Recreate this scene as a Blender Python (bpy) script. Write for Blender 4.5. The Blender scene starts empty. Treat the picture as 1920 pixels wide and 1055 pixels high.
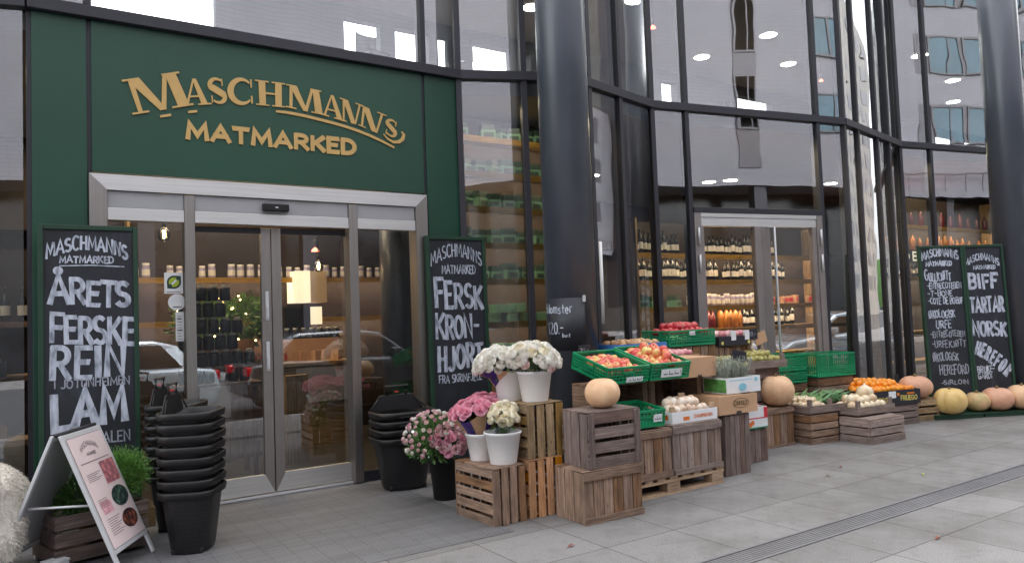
import bpy, math, random
from mathutils import Matrix, Vector
C = bpy.context.scene
COL = C.collection
R = math.radians
rnd = random.Random(7)

# ---------------------------------------------------------------- camera
cd = bpy.data.cameras.new('camera'); cam = bpy.data.objects.new('camera', cd); COL.objects.link(cam)
CX = (0.8348148, -0.5493174, -0.0365328); CDOWN = (-0.0043381, 0.0597934, -0.9982013); CF = (0.5505138, 0.8334718, 0.0475334)
m = Matrix.Identity(4)
for i in range(3):
    m[i][0] = CX[i]; m[i][1] = -CDOWN[i]; m[i][2] = -CF[i]
m.translation = (0, 0, 1.5)
cam.matrix_world = m
cd.sensor_fit = 'HORIZONTAL'; cd.sensor_width = 36; cd.lens = 26.25
cd.clip_start = 0.05; cd.clip_end = 2000
C.camera = cam

# ---------------------------------------------------------------- world and sun (overcast)
SUN_EL, SUN_AZ = R(48), R(18)          # the sun stands behind the shop, veiled by cloud
w = bpy.data.worlds.new('World'); C.world = w; w.use_nodes = True
nt = w.node_tree; nt.nodes.clear()
sky = nt.nodes.new('ShaderNodeTexSky'); sky.sky_type = 'NISHITA'; sky.sun_disc = False
sky.sun_elevation = SUN_EL; sky.sun_rotation = SUN_AZ; sky.air_density = 1.0; sky.dust_density = 4.0; sky.ozone_density = 1.0
hs = nt.nodes.new('ShaderNodeHueSaturation'); hs.inputs['Saturation'].default_value = 0.1
bg = nt.nodes.new('ShaderNodeBackground'); bg.inputs['Strength'].default_value = 0.15
wo = nt.nodes.new('ShaderNodeOutputWorld')
nt.links.new(sky.outputs[0], hs.inputs['Color']); nt.links.new(hs.outputs[0], bg.inputs['Color']); nt.links.new(bg.outputs[0], wo.inputs['Surface'])
sd = bpy.data.lights.new('sun', 'SUN'); sd.energy = .5; sd.angle = R(25); sd.color = (1, .975, .94)
so = bpy.data.objects.new('sun', sd); COL.objects.link(so)
sdir = Vector((math.sin(SUN_AZ) * math.cos(SUN_EL), math.cos(SUN_AZ) * math.cos(SUN_EL), math.sin(SUN_EL)))
so.rotation_euler = sdir.to_track_quat('Z', 'Y').to_euler(); so.location = sdir * 60
C.view_settings.view_transform = 'Standard'; C.view_settings.look = 'None'; C.view_settings.gamma = 1
C.view_settings.exposure = 2.6
C.render.engine = 'CYCLES'
C.cycles.use_denoising = True
C.cycles.max_bounces = 10; C.cycles.transparent_max_bounces = 16; C.cycles.glossy_bounces = 5; C.cycles.diffuse_bounces = 4
C.cycles.caustics_reflective = False; C.cycles.caustics_refractive = False
C.cycles.sample_clamp_indirect = 6

# ---------------------------------------------------------------- materials
def lin(c):
    return tuple((x / 12.92 if x <= .04045 else ((x + .055) / 1.055) ** 2.4) for x in [v / 255 for v in c]) + (1,)
def newmat(name):
    mt = bpy.data.materials.new(name); mt.use_nodes = True
    return mt, mt.node_tree, mt.node_tree.nodes['Principled BSDF']
def N(t, kind, **kw):
    n = t.nodes.new(kind)
    for k, v in kw.items():
        if k in n.inputs: n.inputs[k].default_value = v
        else: setattr(n, k, v)
    return n
def mapping(t, coord='Object', scale=(1, 1, 1), loc=(0, 0, 0), rot=(0, 0, 0)):
    tc = N(t, 'ShaderNodeTexCoord'); mp = N(t, 'ShaderNodeMapping')
    mp.inputs['Scale'].default_value = scale; mp.inputs['Location'].default_value = loc; mp.inputs['Rotation'].default_value = rot
    t.links.new(tc.outputs[coord], mp.inputs[0]); return mp.outputs[0]
def ramp(t, fac, stops):
    r = N(t, 'ShaderNodeValToRGB'); e = r.color_ramp.elements
    while len(e) < len(stops): e.new(.5)
    for el, (p, c) in zip(e, stops): el.position = p; el.color = c
    t.links.new(fac, r.inputs[0]); return r.outputs[0]
def mixc(t, fac, a, b, mode='MIX'):
    n = N(t, 'ShaderNodeMix', data_type='RGBA', blend_type=mode)
    for sock, v in ((n.inputs[0], fac), (n.inputs[6], a), (n.inputs[7], b)):
        if hasattr(v, 'is_linked'): t.links.new(v, sock)
        else: sock.default_value = v
    return n.outputs[2]
def bump(t, b, height, strength=.3, dist=.01):
    bn = N(t, 'ShaderNodeBump'); bn.inputs['Strength'].default_value = strength; bn.inputs['Distance'].default_value = dist
    t.links.new(height, bn.inputs['Height']); t.links.new(bn.outputs[0], b.inputs['Normal'])
def plain(name, col, rough=.5, metal=0, var=.12, scale=6, spec=.5, bmp=0, coat=0, objvar=0, detail=4):
    """one colour with soft mottling"""
    mt, t, b = newmat(name)
    ns = N(t, 'ShaderNodeTexNoise'); ns.inputs['Scale'].default_value = scale; ns.inputs['Detail'].default_value = detail
    t.links.new(mapping(t), ns.inputs['Vector'])
    c = tuple(col[:3]); lo = tuple(max(0, x * (1 - var)) for x in c) + (1,); hi = tuple(min(1, x * (1 + var)) for x in c) + (1,)
    out = ramp(t, ns.outputs['Fac'], [(.3, lo), (.7, hi)])
    if objvar:
        oi = N(t, 'ShaderNodeObjectInfo'); h = N(t, 'ShaderNodeHueSaturation')
        mr = N(t, 'ShaderNodeMapRange'); mr.inputs[3].default_value = 1 - objvar; mr.inputs[4].default_value = 1 + objvar
        t.links.new(oi.outputs['Random'], mr.inputs[0]); t.links.new(mr.outputs[0], h.inputs['Value']); t.links.new(out, h.inputs['Color']); out = h.outputs[0]
    t.links.new(out, b.inputs['Base Color'])
    b.inputs['Roughness'].default_value = rough; b.inputs['Metallic'].default_value = metal
    b.inputs['Specular IOR Level'].default_value = spec; b.inputs['Coat Weight'].default_value = coat; b.inputs['Coat Roughness'].default_value = .22 if coat < 1 else .04
    rr = N(t, 'ShaderNodeMapRange'); rr.inputs[3].default_value = max(0, rough - .08); rr.inputs[4].default_value = min(1, rough + .1)
    t.links.new(ns.outputs['Fac'], rr.inputs[0]); t.links.new(rr.outputs[0], b.inputs['Roughness'])
    if bmp:
        n2 = N(t, 'ShaderNodeTexNoise'); n2.inputs['Scale'].default_value = scale * 6; t.links.new(mapping(t), n2.inputs['Vector'])
        bump(t, b, n2.outputs['Fac'], bmp, .004)
    return mt
def emit(name, col, strength):
    mt, t, b = newmat(name)
    b.inputs['Base Color'].default_value = col; b.inputs['Emission Color'].default_value = col; b.inputs['Emission Strength'].default_value = strength
    return mt
def wood(name, dark, light, rough=.75, grime=.5, isl=.34):
    mt, t, b = newmat(name)
    g = N(t, 'ShaderNodeNewGeometry')
    off = N(t, 'ShaderNodeVectorMath', operation='SCALE'); comb = N(t, 'ShaderNodeCombineXYZ')
    t.links.new(g.outputs['Random Per Island'], comb.inputs[0]); t.links.new(g.outputs['Random Per Island'], comb.inputs[1]); t.links.new(comb.outputs[0], off.inputs[0]); off.inputs['Scale'].default_value = 37
    add = N(t, 'ShaderNodeVectorMath', operation='ADD'); t.links.new(mapping(t, 'UV'), add.inputs[0]); t.links.new(off.outputs[0], add.inputs[1])
    st = N(t, 'ShaderNodeMapping'); st.inputs['Scale'].default_value = (3, 55, 1); t.links.new(add.outputs[0], st.inputs[0])
    gr = N(t, 'ShaderNodeTexNoise'); gr.inputs['Scale'].default_value = 1.0; gr.inputs['Detail'].default_value = 6; gr.inputs['Roughness'].default_value = .65; gr.inputs['Distortion'].default_value = .6
    t.links.new(st.outputs[0], gr.inputs['Vector'])
    base = ramp(t, gr.outputs['Fac'], [(.28, dark), (.62, light)])
    bl = N(t, 'ShaderNodeTexNoise'); bl.inputs['Scale'].default_value = 5; bl.inputs['Detail'].default_value = 5
    st2 = N(t, 'ShaderNodeMapping'); st2.inputs['Scale'].default_value = (1, 3, 1); t.links.new(add.outputs[0], st2.inputs[0]); t.links.new(st2.outputs[0], bl.inputs['Vector'])
    dirt = ramp(t, bl.outputs['Fac'], [(.42, (1, 1, 1, 1)), (.75, (1 - grime, 1 - grime, 1 - grime * .95, 1))])
    c1 = mixc(t, 1.0, base, dirt, 'MULTIPLY')
    kn = N(t, 'ShaderNodeTexVoronoi'); kn.inputs['Scale'].default_value = 6; t.links.new(st2.outputs[0], kn.inputs['Vector'])
    kk = ramp(t, kn.outputs['Distance'], [(.05, (.3, .22, .18, 1)), (.12, (1, 1, 1, 1))])
    c1 = mixc(t, .8, c1, kk, 'MULTIPLY')
    hsv = N(t, 'ShaderNodeHueSaturation'); mr = N(t, 'ShaderNodeMapRange'); mr.inputs[3].default_value = 1 - isl; mr.inputs[4].default_value = 1 + isl
    t.links.new(g.outputs['Random Per Island'], mr.inputs[0]); t.links.new(mr.outputs[0], hsv.inputs['Value'])
    ms = N(t, 'ShaderNodeMapRange'); ms.inputs[3].default_value = .75; ms.inputs[4].default_value = 1.2
    mu = N(t, 'ShaderNodeMath', operation='FRACT'); mm = N(t, 'ShaderNodeMath', operation='MULTIPLY'); mm.inputs[1].default_value = 7.3
    t.links.new(g.outputs['Random Per Island'], mm.inputs[0]); t.links.new(mm.outputs[0], mu.inputs[0]); t.links.new(mu.outputs[0], ms.inputs[0]); t.links.new(ms.outputs[0], hsv.inputs['Saturation'])
    t.links.new(c1, hsv.inputs['Color']); t.links.new(hsv.outputs[0], b.inputs['Base Color'])
    b.inputs['Roughness'].default_value = rough; b.inputs['Specular IOR Level'].default_value = .25
    bump(t, b, gr.outputs['Fac'], .5, .003)
    return mt
def glass(name, base=.3, tint=(.86, .9, .88, 1), wave=.03, rc=(.93, .96, 1, 1)):
    """coated shopfront glass: part mirror, part clear, more mirror at a grazing angle"""
    mt, t, b = newmat(name); t.nodes.remove(b); out = t.nodes['Material Output']
    tr = N(t, 'ShaderNodeBsdfTransparent'); tr.inputs[0].default_value = tint
    gl = N(t, 'ShaderNodeBsdfGlossy'); gl.inputs['Roughness'].default_value = 0.0; gl.inputs[0].default_value = rc
    fr = N(t, 'ShaderNodeFresnel'); fr.inputs['IOR'].default_value = 1.5
    mr = N(t, 'ShaderNodeMapRange'); mr.inputs[1].default_value = .04; mr.inputs[2].default_value = 1; mr.inputs[3].default_value = base; mr.inputs[4].default_value = 1
    t.links.new(fr.outputs[0], mr.inputs[0])
    ns = N(t, 'ShaderNodeTexNoise'); ns.inputs['Scale'].default_value = 1.3; ns.inputs['Detail'].default_value = 1; t.links.new(mapping(t), ns.inputs['Vector'])
    bn = N(t, 'ShaderNodeBump'); bn.inputs['Strength'].default_value = wave; bn.inputs['Distance'].default_value = .08
    t.links.new(ns.outputs['Fac'], bn.inputs['Height']); t.links.new(bn.outputs[0], gl.inputs['Normal'])
    mx = N(t, 'ShaderNodeMixShader'); t.links.new(mr.outputs[0], mx.inputs[0]); t.links.new(tr.outputs[0], mx.inputs[1]); t.links.new(gl.outputs[0], mx.inputs[2])
    t.links.new(mx.outputs[0], out.inputs['Surface']); return mt
def clear(name, tint):
    mt, t, b = newmat(name); t.nodes.remove(b)
    tr = N(t, 'ShaderNodeBsdfTransparent'); tr.inputs[0].default_value = tint; t.links.new(tr.outputs[0], t.nodes['Material Output'].inputs['Surface']); return mt
def brushed(name, col, rough, vert):
    mt, t, b = newmat(name)
    ns = N(t, 'ShaderNodeTexNoise'); ns.inputs['Scale'].default_value = 1; ns.inputs['Detail'].default_value = 3
    t.links.new(mapping(t, 'Object', (120, 120, 1.2) if vert else (1.2, 120, 120)), ns.inputs['Vector'])
    t.links.new(ramp(t, ns.outputs['Fac'], [(.3, tuple(x * .82 for x in col[:3]) + (1,)), (.7, col)]), b.inputs['Base Color'])
    b.inputs['Metallic'].default_value = 1; b.inputs['Roughness'].default_value = rough
    bump(t, b, ns.outputs['Fac'], .08, .002); return mt

M = {}
M['green_panel'] = plain('green_panel', lin((30, 73, 56)), .4, 0, .09, 1.1, detail=8)
M['dark_metal'] = plain('dark_metal', lin((44, 44, 52)), .5, .05, .08, 5)
M['column_paint'] = plain('column_paint', lin((70, 75, 86)), .4, .1, .06, 3, coat=.55)
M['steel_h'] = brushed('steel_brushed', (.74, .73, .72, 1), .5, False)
M['steel_v_shaded'] = brushed('steel_brushed_upright_shaded', (.38, .355, .335, 1), .42, True)  # same steel as the header; its duller reflection is put into the colour
M['door_bronze'] = plain('door_anodised', lin((150, 142, 140)), .4, .5, .06, 4)
M['white_metal'] = plain('white_metal', lin((170, 170, 173)), .4, .1, .04, 5)
M['glass'] = glass('shopfront_glass', .26)
M['glass_up'] = glass('upper_glass', .33)
M['glass_door'] = glass('door_glass', .2, (.95, .95, .93, 1), .015)
M['clear'] = clear('glass_inner_face', (.97, .98, .97, 1))
M['gold'] = plain('gold_letter_paint', lin((208, 170, 106)), .5, .0, .06, 8)
M['black'] = plain('black_plastic', lin((19, 19, 21)), .42, 0, .15, 8)
M['black_soft'] = plain('black_satin', lin((24, 24, 26)), .55, 0, .15, 8)
M['white_plastic'] = plain('white_plastic', lin((252, 252, 253)), .35, 0, .03, 5)
M['paper'] = plain('paper', lin((228, 224, 218)), .7, 0, .04, 9)
M['cream_wall'] = plain('cream_wall', lin((205, 180, 145)), .8, 0, .05, 2)
M['brown_wall'] = plain('brown_wall', lin((46, 34, 28)), .7, 0, .2, 2)
M['dark_floor'] = plain('dark_floor', lin((74, 72, 70)), .35, 0, .15, 3)
M['ceiling'] = plain('ceiling_paint', lin((150, 146, 140)), .8, 0, .03, 2)
M['grey_wall'] = plain('grey_wall', lin((96, 96, 98)), .8, 0, .05, 2)
M['wood_grey'] = wood('weathered_wood', lin((112, 94, 84)), lin((166, 144, 132)), grime=.35)
M['wood_brown'] = wood('crate_wood', lin((100, 76, 60)), lin((166, 132, 106)), grime=.45)
M['wood_warm'] = wood('warm_crate_wood', lin((110, 84, 54)), lin((178, 146, 100)))
M['wood_orange'] = wood('fresh_pine', lin((168, 104, 50)), lin((214, 152, 88)), .65, .35)
M['wood_dark'] = wood('dark_crate_wood', lin((92, 76, 70)), lin((138, 118, 110)), grime=.35)
M['wood_pallet'] = wood('pallet_wood', lin((142, 108, 78)), lin((206, 172, 134)), .7, .35)
M['wood_shelf'] = wood('shelf_wood', lin((120, 92, 52)), lin((178, 146, 92)), .6, .2, .1)
M['kraft'] = plain('kraft_card', lin((200, 160, 126)), .8, 0, .06, 7, bmp=.1)
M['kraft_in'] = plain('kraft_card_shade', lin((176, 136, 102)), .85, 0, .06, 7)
M['sheet_dark'] = plain('price_sheet', lin((46, 48, 55)), .5, 0, .06, 6)
M['leaf_rust'] = plain('rusty_leaf', lin((132, 58, 40)), .6, 0, .25, 30)
M['blue_card'] = plain('blue_card', lin((72, 128, 200)), .5, 0, .1, 6)
M['green_crate'] = plain('green_crate_plastic', lin((10, 140, 92)), .38, 0, .1, 6, objvar=.08)
M['white_card'] = plain('white_card', lin((236, 238, 240)), .6, 0, .03, 9)
M['black_card'] = plain('black_card', lin((38, 38, 46)), .5, 0, .1, 9)
M['ink'] = plain('dark_ink', lin((70, 62, 62)), .8, 0, .1, 20)
M['red'] = plain('red_print', lin((206, 48, 62)), .5, 0, .15, 20)
M['orange_print'] = plain('orange_print', lin((226, 122, 48)), .5, 0, .2, 30)
M['yellow_print'] = plain('yellow_print', lin((222, 206, 110)), .5, 0, .15, 30)
M['aqua_print'] = plain('aqua_print', lin((140, 205, 225)), .5, 0, .1, 20)
M['green_print'] = plain('green_print', lin((90, 150, 80)), .5, 0, .35, 25)
M['lime_print'] = plain('lime_print', lin((172, 190, 52)), .5, 0, .1, 20)
M['alu'] = plain('aluminium', lin((216, 217, 220)), .35, .25, .05, 8)
M['drain_metal'] = plain('drain_metal', lin((114, 114, 118)), .5, .3, .1, 3)
M['rubber'] = plain('rubber', lin((24, 24, 24)), .8, 0, .2, 8)
M['leaf_green'] = plain('leaf_green', lin((88, 128, 66)), .55, 0, .35, 14)
M['bush_green'] = plain('bush_green', lin((104, 152, 68)), .6, 0, .4, 18)
M['leek_green'] = plain('leek_green', lin((96, 138, 92)), .55, 0, .35, 14)
M['lavender'] = plain('lavender_leaf', lin((168, 174, 160)), .75, 0, .3, 20)
M['stem_brown'] = plain('stem_brown', lin((112, 92, 60)), .8, 0, .2, 12)
M['rose_white'] = plain('rose_white', lin((255, 248, 238)), .6, 0, .03, 14, objvar=.04)
M['rose_cream'] = plain('rose_cream', lin((248, 238, 212)), .6, 0, .04, 14, objvar=.04)
M['rose_blush'] = plain('rose_blush', lin((248, 212, 208)), .6, 0, .1, 14, objvar=.05)
M['carnation'] = plain('carnation_pink', lin((242, 170, 190)), .65, 0, .12, 14, objvar=.1)
M['carnation_pale'] = plain('carnation_pale', lin((242, 200, 204)), .65, 0, .1, 14, objvar=.1)
M['purple_wrap'] = plain('purple_wrap', lin((66, 44, 124)), .45, 0, .2, 10)
M['gift_green'] = plain('gift_box_dark', lin((32, 60, 50)), .5, 0, .12, 10, objvar=.12)
M['gift_mint'] = plain('gift_box_mint', lin((96, 138, 116)), .5, 0, .06, 10, objvar=.12)
M['bottle'] = plain('bottle_glass', lin((22, 24, 20)), .12, 0, .2, 10)
M['bottle_red'] = plain('bottle_red', lin((96, 24, 20)), .2, 0, .15, 10, objvar=.2)
M['bottle_amber'] = plain('bottle_amber', lin((150, 92, 24)), .2, 0, .15, 10, objvar=.15)
M['jar_lilac'] = plain('jar_lilac', lin((160, 150, 184)), .4, 0, .1, 10, objvar=.15)
M['bulb'] = emit('lit_bulb', (1, .72, .38, 1), 30)
M['fairy'] = emit('lit_fairy_light', (1, .6, .2, 1), 4)
M['lamp_white'] = emit('lit_downlight', (1, .95, .85, 1), 14)
M['lamp_red'] = emit('lit_red_lamp', (1, .2, .12, 1), .9)
M['added_glow'] = emit('added_shelf_glow', (1, .8, .55, 1), 10)
M['lit_panel'] = emit('lit_panel', (1, .86, .62, 1), .16)
M['car_silver'] = plain('car_silver', lin((178, 188, 196)), .25, .35, .03, 3, coat=1)
M['car_dark'] = plain('car_dark', lin((50, 54, 60)), .25, .35, .03, 3, coat=1)
M['car_glass'] = plain('car_glass', lin((22, 26, 30)), .06, 0, .05, 3)
M['tail_red'] = plain('tail_lamp_red', lin((190, 24, 34)), .15, 0, .1, 10)

M['fleece'] = plain('sheep_fleece', lin((220, 214, 204)), .95, 0, .1, 12, spec=.1)

for q in ('rose_white', 'rose_cream', 'rose_blush', 'carnation', 'carnation_pale'):
    b = M[q].node_tree.nodes['Principled BSDF']; b.inputs['Subsurface Weight'].default_value = .5; b.inputs['Subsurface Radius'].default_value = (1, .8, .7); b.inputs['Subsurface Scale'].default_value = .02
def m_apple(name, a, b_, c):
    mt, t, b = newmat(name)
    oi = N(t, 'ShaderNodeObjectInfo'); ns = N(t, 'ShaderNodeTexNoise'); ns.inputs['Scale'].default_value = 9; ns.noise_dimensions = '4D'
    t.links.new(mapping(t, 'Object', (1, 1, .5)), ns.inputs['Vector'])
    mm = N(t, 'ShaderNodeMath', operation='MULTIPLY'); mm.inputs[1].default_value = 50; t.links.new(oi.outputs['Random'], mm.inputs[0]); t.links.new(mm.outputs[0], ns.inputs['W'])
    t.links.new(ramp(t, ns.outputs['Fac'], [(.34, a), (.5, b_), (.66, c)]), b.inputs['Base Color'])
    b.inputs['Roughness'].default_value = .28; b.inputs['Coat Weight'].default_value = .2; return mt
M['apple'] = m_apple('apple_skin', lin((224, 206, 120)), lin((222, 112, 84)), lin((196, 40, 50)))
M['apple_red'] = m_apple('red_apple_skin', lin((214, 120, 110)), lin((206, 60, 66)), lin((176, 28, 44)))
M['orange'] = m_apple('orange_peel', lin((246, 164, 34)), lin((243, 150, 26)), lin((234, 130, 20)))
M['potato'] = m_apple('potato_skin', lin((206, 164, 116)), lin((186, 140, 94)), lin((150, 108, 70)))
M['pear'] = m_apple('pear_skin', lin((186, 182, 112)), lin((176, 166, 92)), lin((140, 128, 72)))
M['bulb_veg'] = m_apple('pale_bulb_skin', lin((240, 226, 196)), lin((232, 212, 180)), lin((206, 178, 140)))
M['mushroom'] = m_apple('pale_pack', lin((244, 234, 222)), lin((232, 210, 188)), lin((196, 160, 130)))
M['meat'] = m_apple('pink_pack', lin((240, 200, 200)), lin((220, 150, 154)), lin((190, 100, 110)))

def m_pumpkin(name, a, b_, c):
    mt, t, b = newmat(name)
    ns = N(t, 'ShaderNodeTexNoise'); ns.inputs['Scale'].default_value = 5.5; ns.inputs['Detail'].default_value = 9; ns.inputs['Distortion'].default_value = .8; ns.inputs['Roughness'].default_value = .6
    t.links.new(mapping(t), ns.inputs['Vector'])
    t.links.new(ramp(t, ns.outputs['Fac'], [(.3, a), (.5, b_), (.72, c)]), b.inputs['Base Color'])
    vo = N(t, 'ShaderNodeTexVoronoi'); vo.inputs['Scale'].default_value = 9; t.links.new(mapping(t), vo.inputs['Vector'])
    src = b.inputs['Base Color'].links[0].from_socket
    t.links.new(mixc(t, .45, src, ramp(t, vo.outputs['Distance'], [(.06, (.6, .5, .42, 1)), (.13, (1, 1, 1, 1))]), 'MULTIPLY'), b.inputs['Base Color'])
    b.inputs['Roughness'].default_value = .48
    n2 = N(t, 'ShaderNodeTexNoise'); n2.inputs['Scale'].default_value = 40; t.links.new(mapping(t), n2.inputs['Vector']); bump(t, b, n2.outputs['Fac'], .12, .004)
    return mt
M['pumpkin'] = m_pumpkin('pale_pumpkin_skin', lin((214, 168, 130)), lin((228, 186, 146)), lin((236, 200, 164)))
M['pumpkin_pink'] = m_pumpkin('pinkish_pumpkin_skin', lin((206, 150, 120)), lin((220, 168, 138)), lin((230, 184, 156)))
M['pumpkin_yellow'] = m_pumpkin('yellow_pumpkin_skin', lin((214, 176, 104)), lin((228, 196, 128)), lin((236, 206, 150)))
M['pumpkin_green'] = m_pumpkin('greenish_pumpkin_skin', lin((160, 158, 104)), lin((212, 176, 130)), lin((222, 184, 146)))

def m_slate():
    mt, t, b = newmat('chalkboard_slate')
    ns = N(t, 'ShaderNodeTexNoise'); ns.inputs['Scale'].default_value = 4; ns.inputs['Detail'].default_value = 6; ns.inputs['Distortion'].default_value = 1.2
    t.links.new(mapping(t, 'Object', (1.4, 1, .6)), ns.inputs['Vector'])
    t.links.new(ramp(t, ns.outputs['Fac'], [(.35, lin((30, 32, 39))), (.6, lin((40, 43, 51))), (.78, lin((62, 66, 76)))]), b.inputs['Base Color'])
    b.inputs['Roughness'].default_value = .6; return mt
M['slate'] = m_slate()
def m_chalk():
    mt, t, b = newmat('chalk_paint')
    ns = N(t, 'ShaderNodeTexNoise'); ns.inputs['Scale'].default_value = 26; ns.inputs['Detail'].default_value = 5; t.links.new(mapping(t, 'Object', (1, 1, .35)), ns.inputs['Vector'])
    t.links.new(ramp(t, ns.outputs['Fac'], [(.32, lin((128, 134, 148))), (.52, lin((190, 197, 212))), (.7, lin((212, 218, 230)))]), b.inputs['Base Color'])
    b.inputs['Roughness'].default_value = .9; return mt
M['chalk'] = m_chalk()
M['chalk_thin'] = plain('chalk_thin', lin((158, 162, 174)), .9, 0, .25, 30)
M['board_green'] = plain('board_frame_green', lin((27, 60, 43)), .5, 0, .12, 6)

def m_pavement():
    mt, t, b = newmat('paving_slab')
    vec = mapping(t, 'Object', (1, 1, 1), (-2.53 + 6.1, -4.37 + 6.0, 0))
    br = N(t, 'ShaderNodeTexBrick'); br.offset = 0; br.squash = 1
    br.inputs['Scale'].default_value = 1; br.inputs['Brick Width'].default_value = .61; br.inputs['Row Height'].default_value = .6
    br.inputs['Mortar Size'].default_value = .0035; br.inputs['Mortar Smooth'].default_value = .3
    br.inputs['Color1'].default_value = lin((118, 116, 115)); br.inputs['Color2'].default_value = lin((131, 129, 128)); br.inputs['Mortar'].default_value = lin((58, 54, 52))
    t.links.new(vec, br.inputs['Vector'])
    n1 = N(t, 'ShaderNodeTexNoise'); n1.inputs['Scale'].default_value = 1.1; n1.inputs['Detail'].default_value = 9; n1.inputs['Roughness'].default_value = .7; t.links.new(mapping(t), n1.inputs['Vector'])
    n2 = N(t, 'ShaderNodeTexNoise'); n2.inputs['Scale'].default_value = 130; n2.inputs['Detail'].default_value = 3; t.links.new(mapping(t), n2.inputs['Vector'])
    n3 = N(t, 'ShaderNodeTexNoise'); n3.inputs['Scale'].default_value = 9; n3.inputs['Detail'].default_value = 6; n3.inputs['Roughness'].default_value = .75; t.links.new(mapping(t), n3.inputs['Vector'])
    c = mixc(t, .75, br.outputs['Color'], ramp(t, n1.outputs['Fac'], [(.37, (.64, .62, .61, 1)), (.55, (1.05, 1.05, 1.06, 1))]), 'MULTIPLY')
    c = mixc(t, .55, c, ramp(t, n2.outputs['Fac'], [(.35, (.5, .5, .51, 1)), (.65, (1.4, 1.4, 1.4, 1))]), 'MULTIPLY')
    c = mixc(t, .7, c, ramp(t, n3.outputs['Fac'], [(.3, (.72, .70, .69, 1)), (.48, (1, 1, 1, 1)), (.64, (1, 1, 1, 1)), (.76, (1.4, 1.38, 1.37, 1))]), 'MULTIPLY')
    vo = N(t, 'ShaderNodeTexVoronoi'); vo.inputs['Scale'].default_value = 3.1; t.links.new(mapping(t), vo.inputs['Vector'])
    c = mixc(t, .55, c, ramp(t, vo.outputs['Distance'], [(.035, (1.5, 1.48, 1.46, 1)), (.06, (1, 1, 1, 1))]), 'MULTIPLY')
    v2 = N(t, 'ShaderNodeTexVoronoi'); v2.inputs['Scale'].default_value = 1.7; t.links.new(mapping(t, 'Object', (1, 1, 1), (3.3, 1.7, 0)), v2.inputs['Vector'])
    c = mixc(t, .5, c, ramp(t, v2.outputs['Distance'], [(.02, (.45, .43, .42, 1)), (.035, (1, 1, 1, 1))]), 'MULTIPLY')
    t.links.new(c, b.inputs['Base Color']); b.inputs['Roughness'].default_value = .72; b.inputs['Specular IOR Level'].default_value = .35
    inv = N(t, 'ShaderNodeMath', operation='SUBTRACT'); inv.inputs[0].default_value = 1; t.links.new(br.outputs['Fac'], inv.inputs[1])
    ad = N(t, 'ShaderNodeMath', operation='MULTIPLY_ADD'); ad.inputs[1].default_value = .12; t.links.new(n2.outputs['Fac'], ad.inputs[0]); t.links.new(inv.outputs[0], ad.inputs[2])
    bump(t, b, ad.outputs[0], .5, .004); return mt
M['paving'] = m_pavement()
def m_mat():
    mt, t, b = newmat('ribbed_entrance_mat')
    br = N(t, 'ShaderNodeTexBrick'); br.offset = .5
    br.inputs['Scale'].default_value = 1; br.inputs['Brick Width'].default_value = .3; br.inputs['Row Height'].default_value = .026; br.inputs['Mortar Size'].default_value = .004; br.inputs['Mortar Smooth'].default_value = .6
    br.inputs['Color1'].default_value = lin((108, 108, 110)); br.inputs['Color2'].default_value = lin((120, 120, 122)); br.inputs['Mortar'].default_value = lin((64, 64, 66))
    t.links.new(mapping(t), br.inputs['Vector'])
    n1 = N(t, 'ShaderNodeTexNoise'); n1.inputs['Scale'].default_value = 2; n1.inputs['Detail'].default_value = 7; t.links.new(mapping(t, 'Object', (.5, 2, 1)), n1.inputs['Vector'])
    c = mixc(t, .7, br.outputs['Color'], ramp(t, n1.outputs['Fac'], [(.35, (.8, .8, .8, 1)), (.65, (1.1, 1.1, 1.1, 1))]), 'MULTIPLY')
    t.links.new(c, b.inputs['Base Color']); b.inputs['Roughness'].default_value = .6
    inv = N(t, 'ShaderNodeMath', operation='SUBTRACT'); inv.inputs[0].default_value = 1; t.links.new(br.outputs['Fac'], inv.inputs[1]); bump(t, b, inv.outputs[0], .5, .004)
    return mt
M['mat'] = m_mat()
M['asphalt'] = plain('asphalt', (.055, .055, .058), .85, 0, .3, 40, bmp=.3)
M['kerb'] = plain('kerb_granite', lin((150, 148, 146)), .8, 0, .15, 30)
def m_clad():
    mt, t, b = newmat('pale_brick_cladding')
    br = N(t, 'ShaderNodeTexBrick'); br.offset = .5; br.inputs['Scale'].default_value = 1; br.inputs['Brick Width'].default_value = .9; br.inputs['Row Height'].default_value = .16; br.inputs['Mortar Size'].default_value = .012
    br.inputs['Color1'].default_value = lin((116, 115, 121)); br.inputs['Color2'].default_value = lin((112, 111, 117)); br.inputs['Mortar'].default_value = lin((98, 97, 103))
    t.links.new(mapping(t, 'Object', (1, 1, 1), (0, 0, 0), (R(90), 0, 0)), br.inputs['Vector'])
    n1 = N(t, 'ShaderNodeTexNoise'); n1.inputs['Scale'].default_value = .5; n1.inputs['Detail'].default_value = 6; t.links.new(mapping(t), n1.inputs['Vector'])
    t.links.new(mixc(t, .6, br.outputs['Color'], ramp(t, n1.outputs['Fac'], [(.35, (.86, .86, .87, 1)), (.65, (1, 1, 1, 1))]), 'MULTIPLY'), b.inputs['Base Color'])
    b.inputs['Roughness'].default_value = .7; return mt
M['clad'] = m_clad()
M['clad_grey'] = plain('grey_brick_far', lin((120, 116, 112)), .8, 0, .15, 1.5)
M['clad_dark'] = plain('dark_window_band', lin((74, 72, 78)), .5, 0, .1, 4)
M['win_blue'] = plain('window_glass_far', lin((52, 80, 92)), .12, .0, .2, 1.5)
M['win_dark'] = plain('ground_floor_glass', lin((30, 32, 36)), .15, 0, .3, 1)

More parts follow.
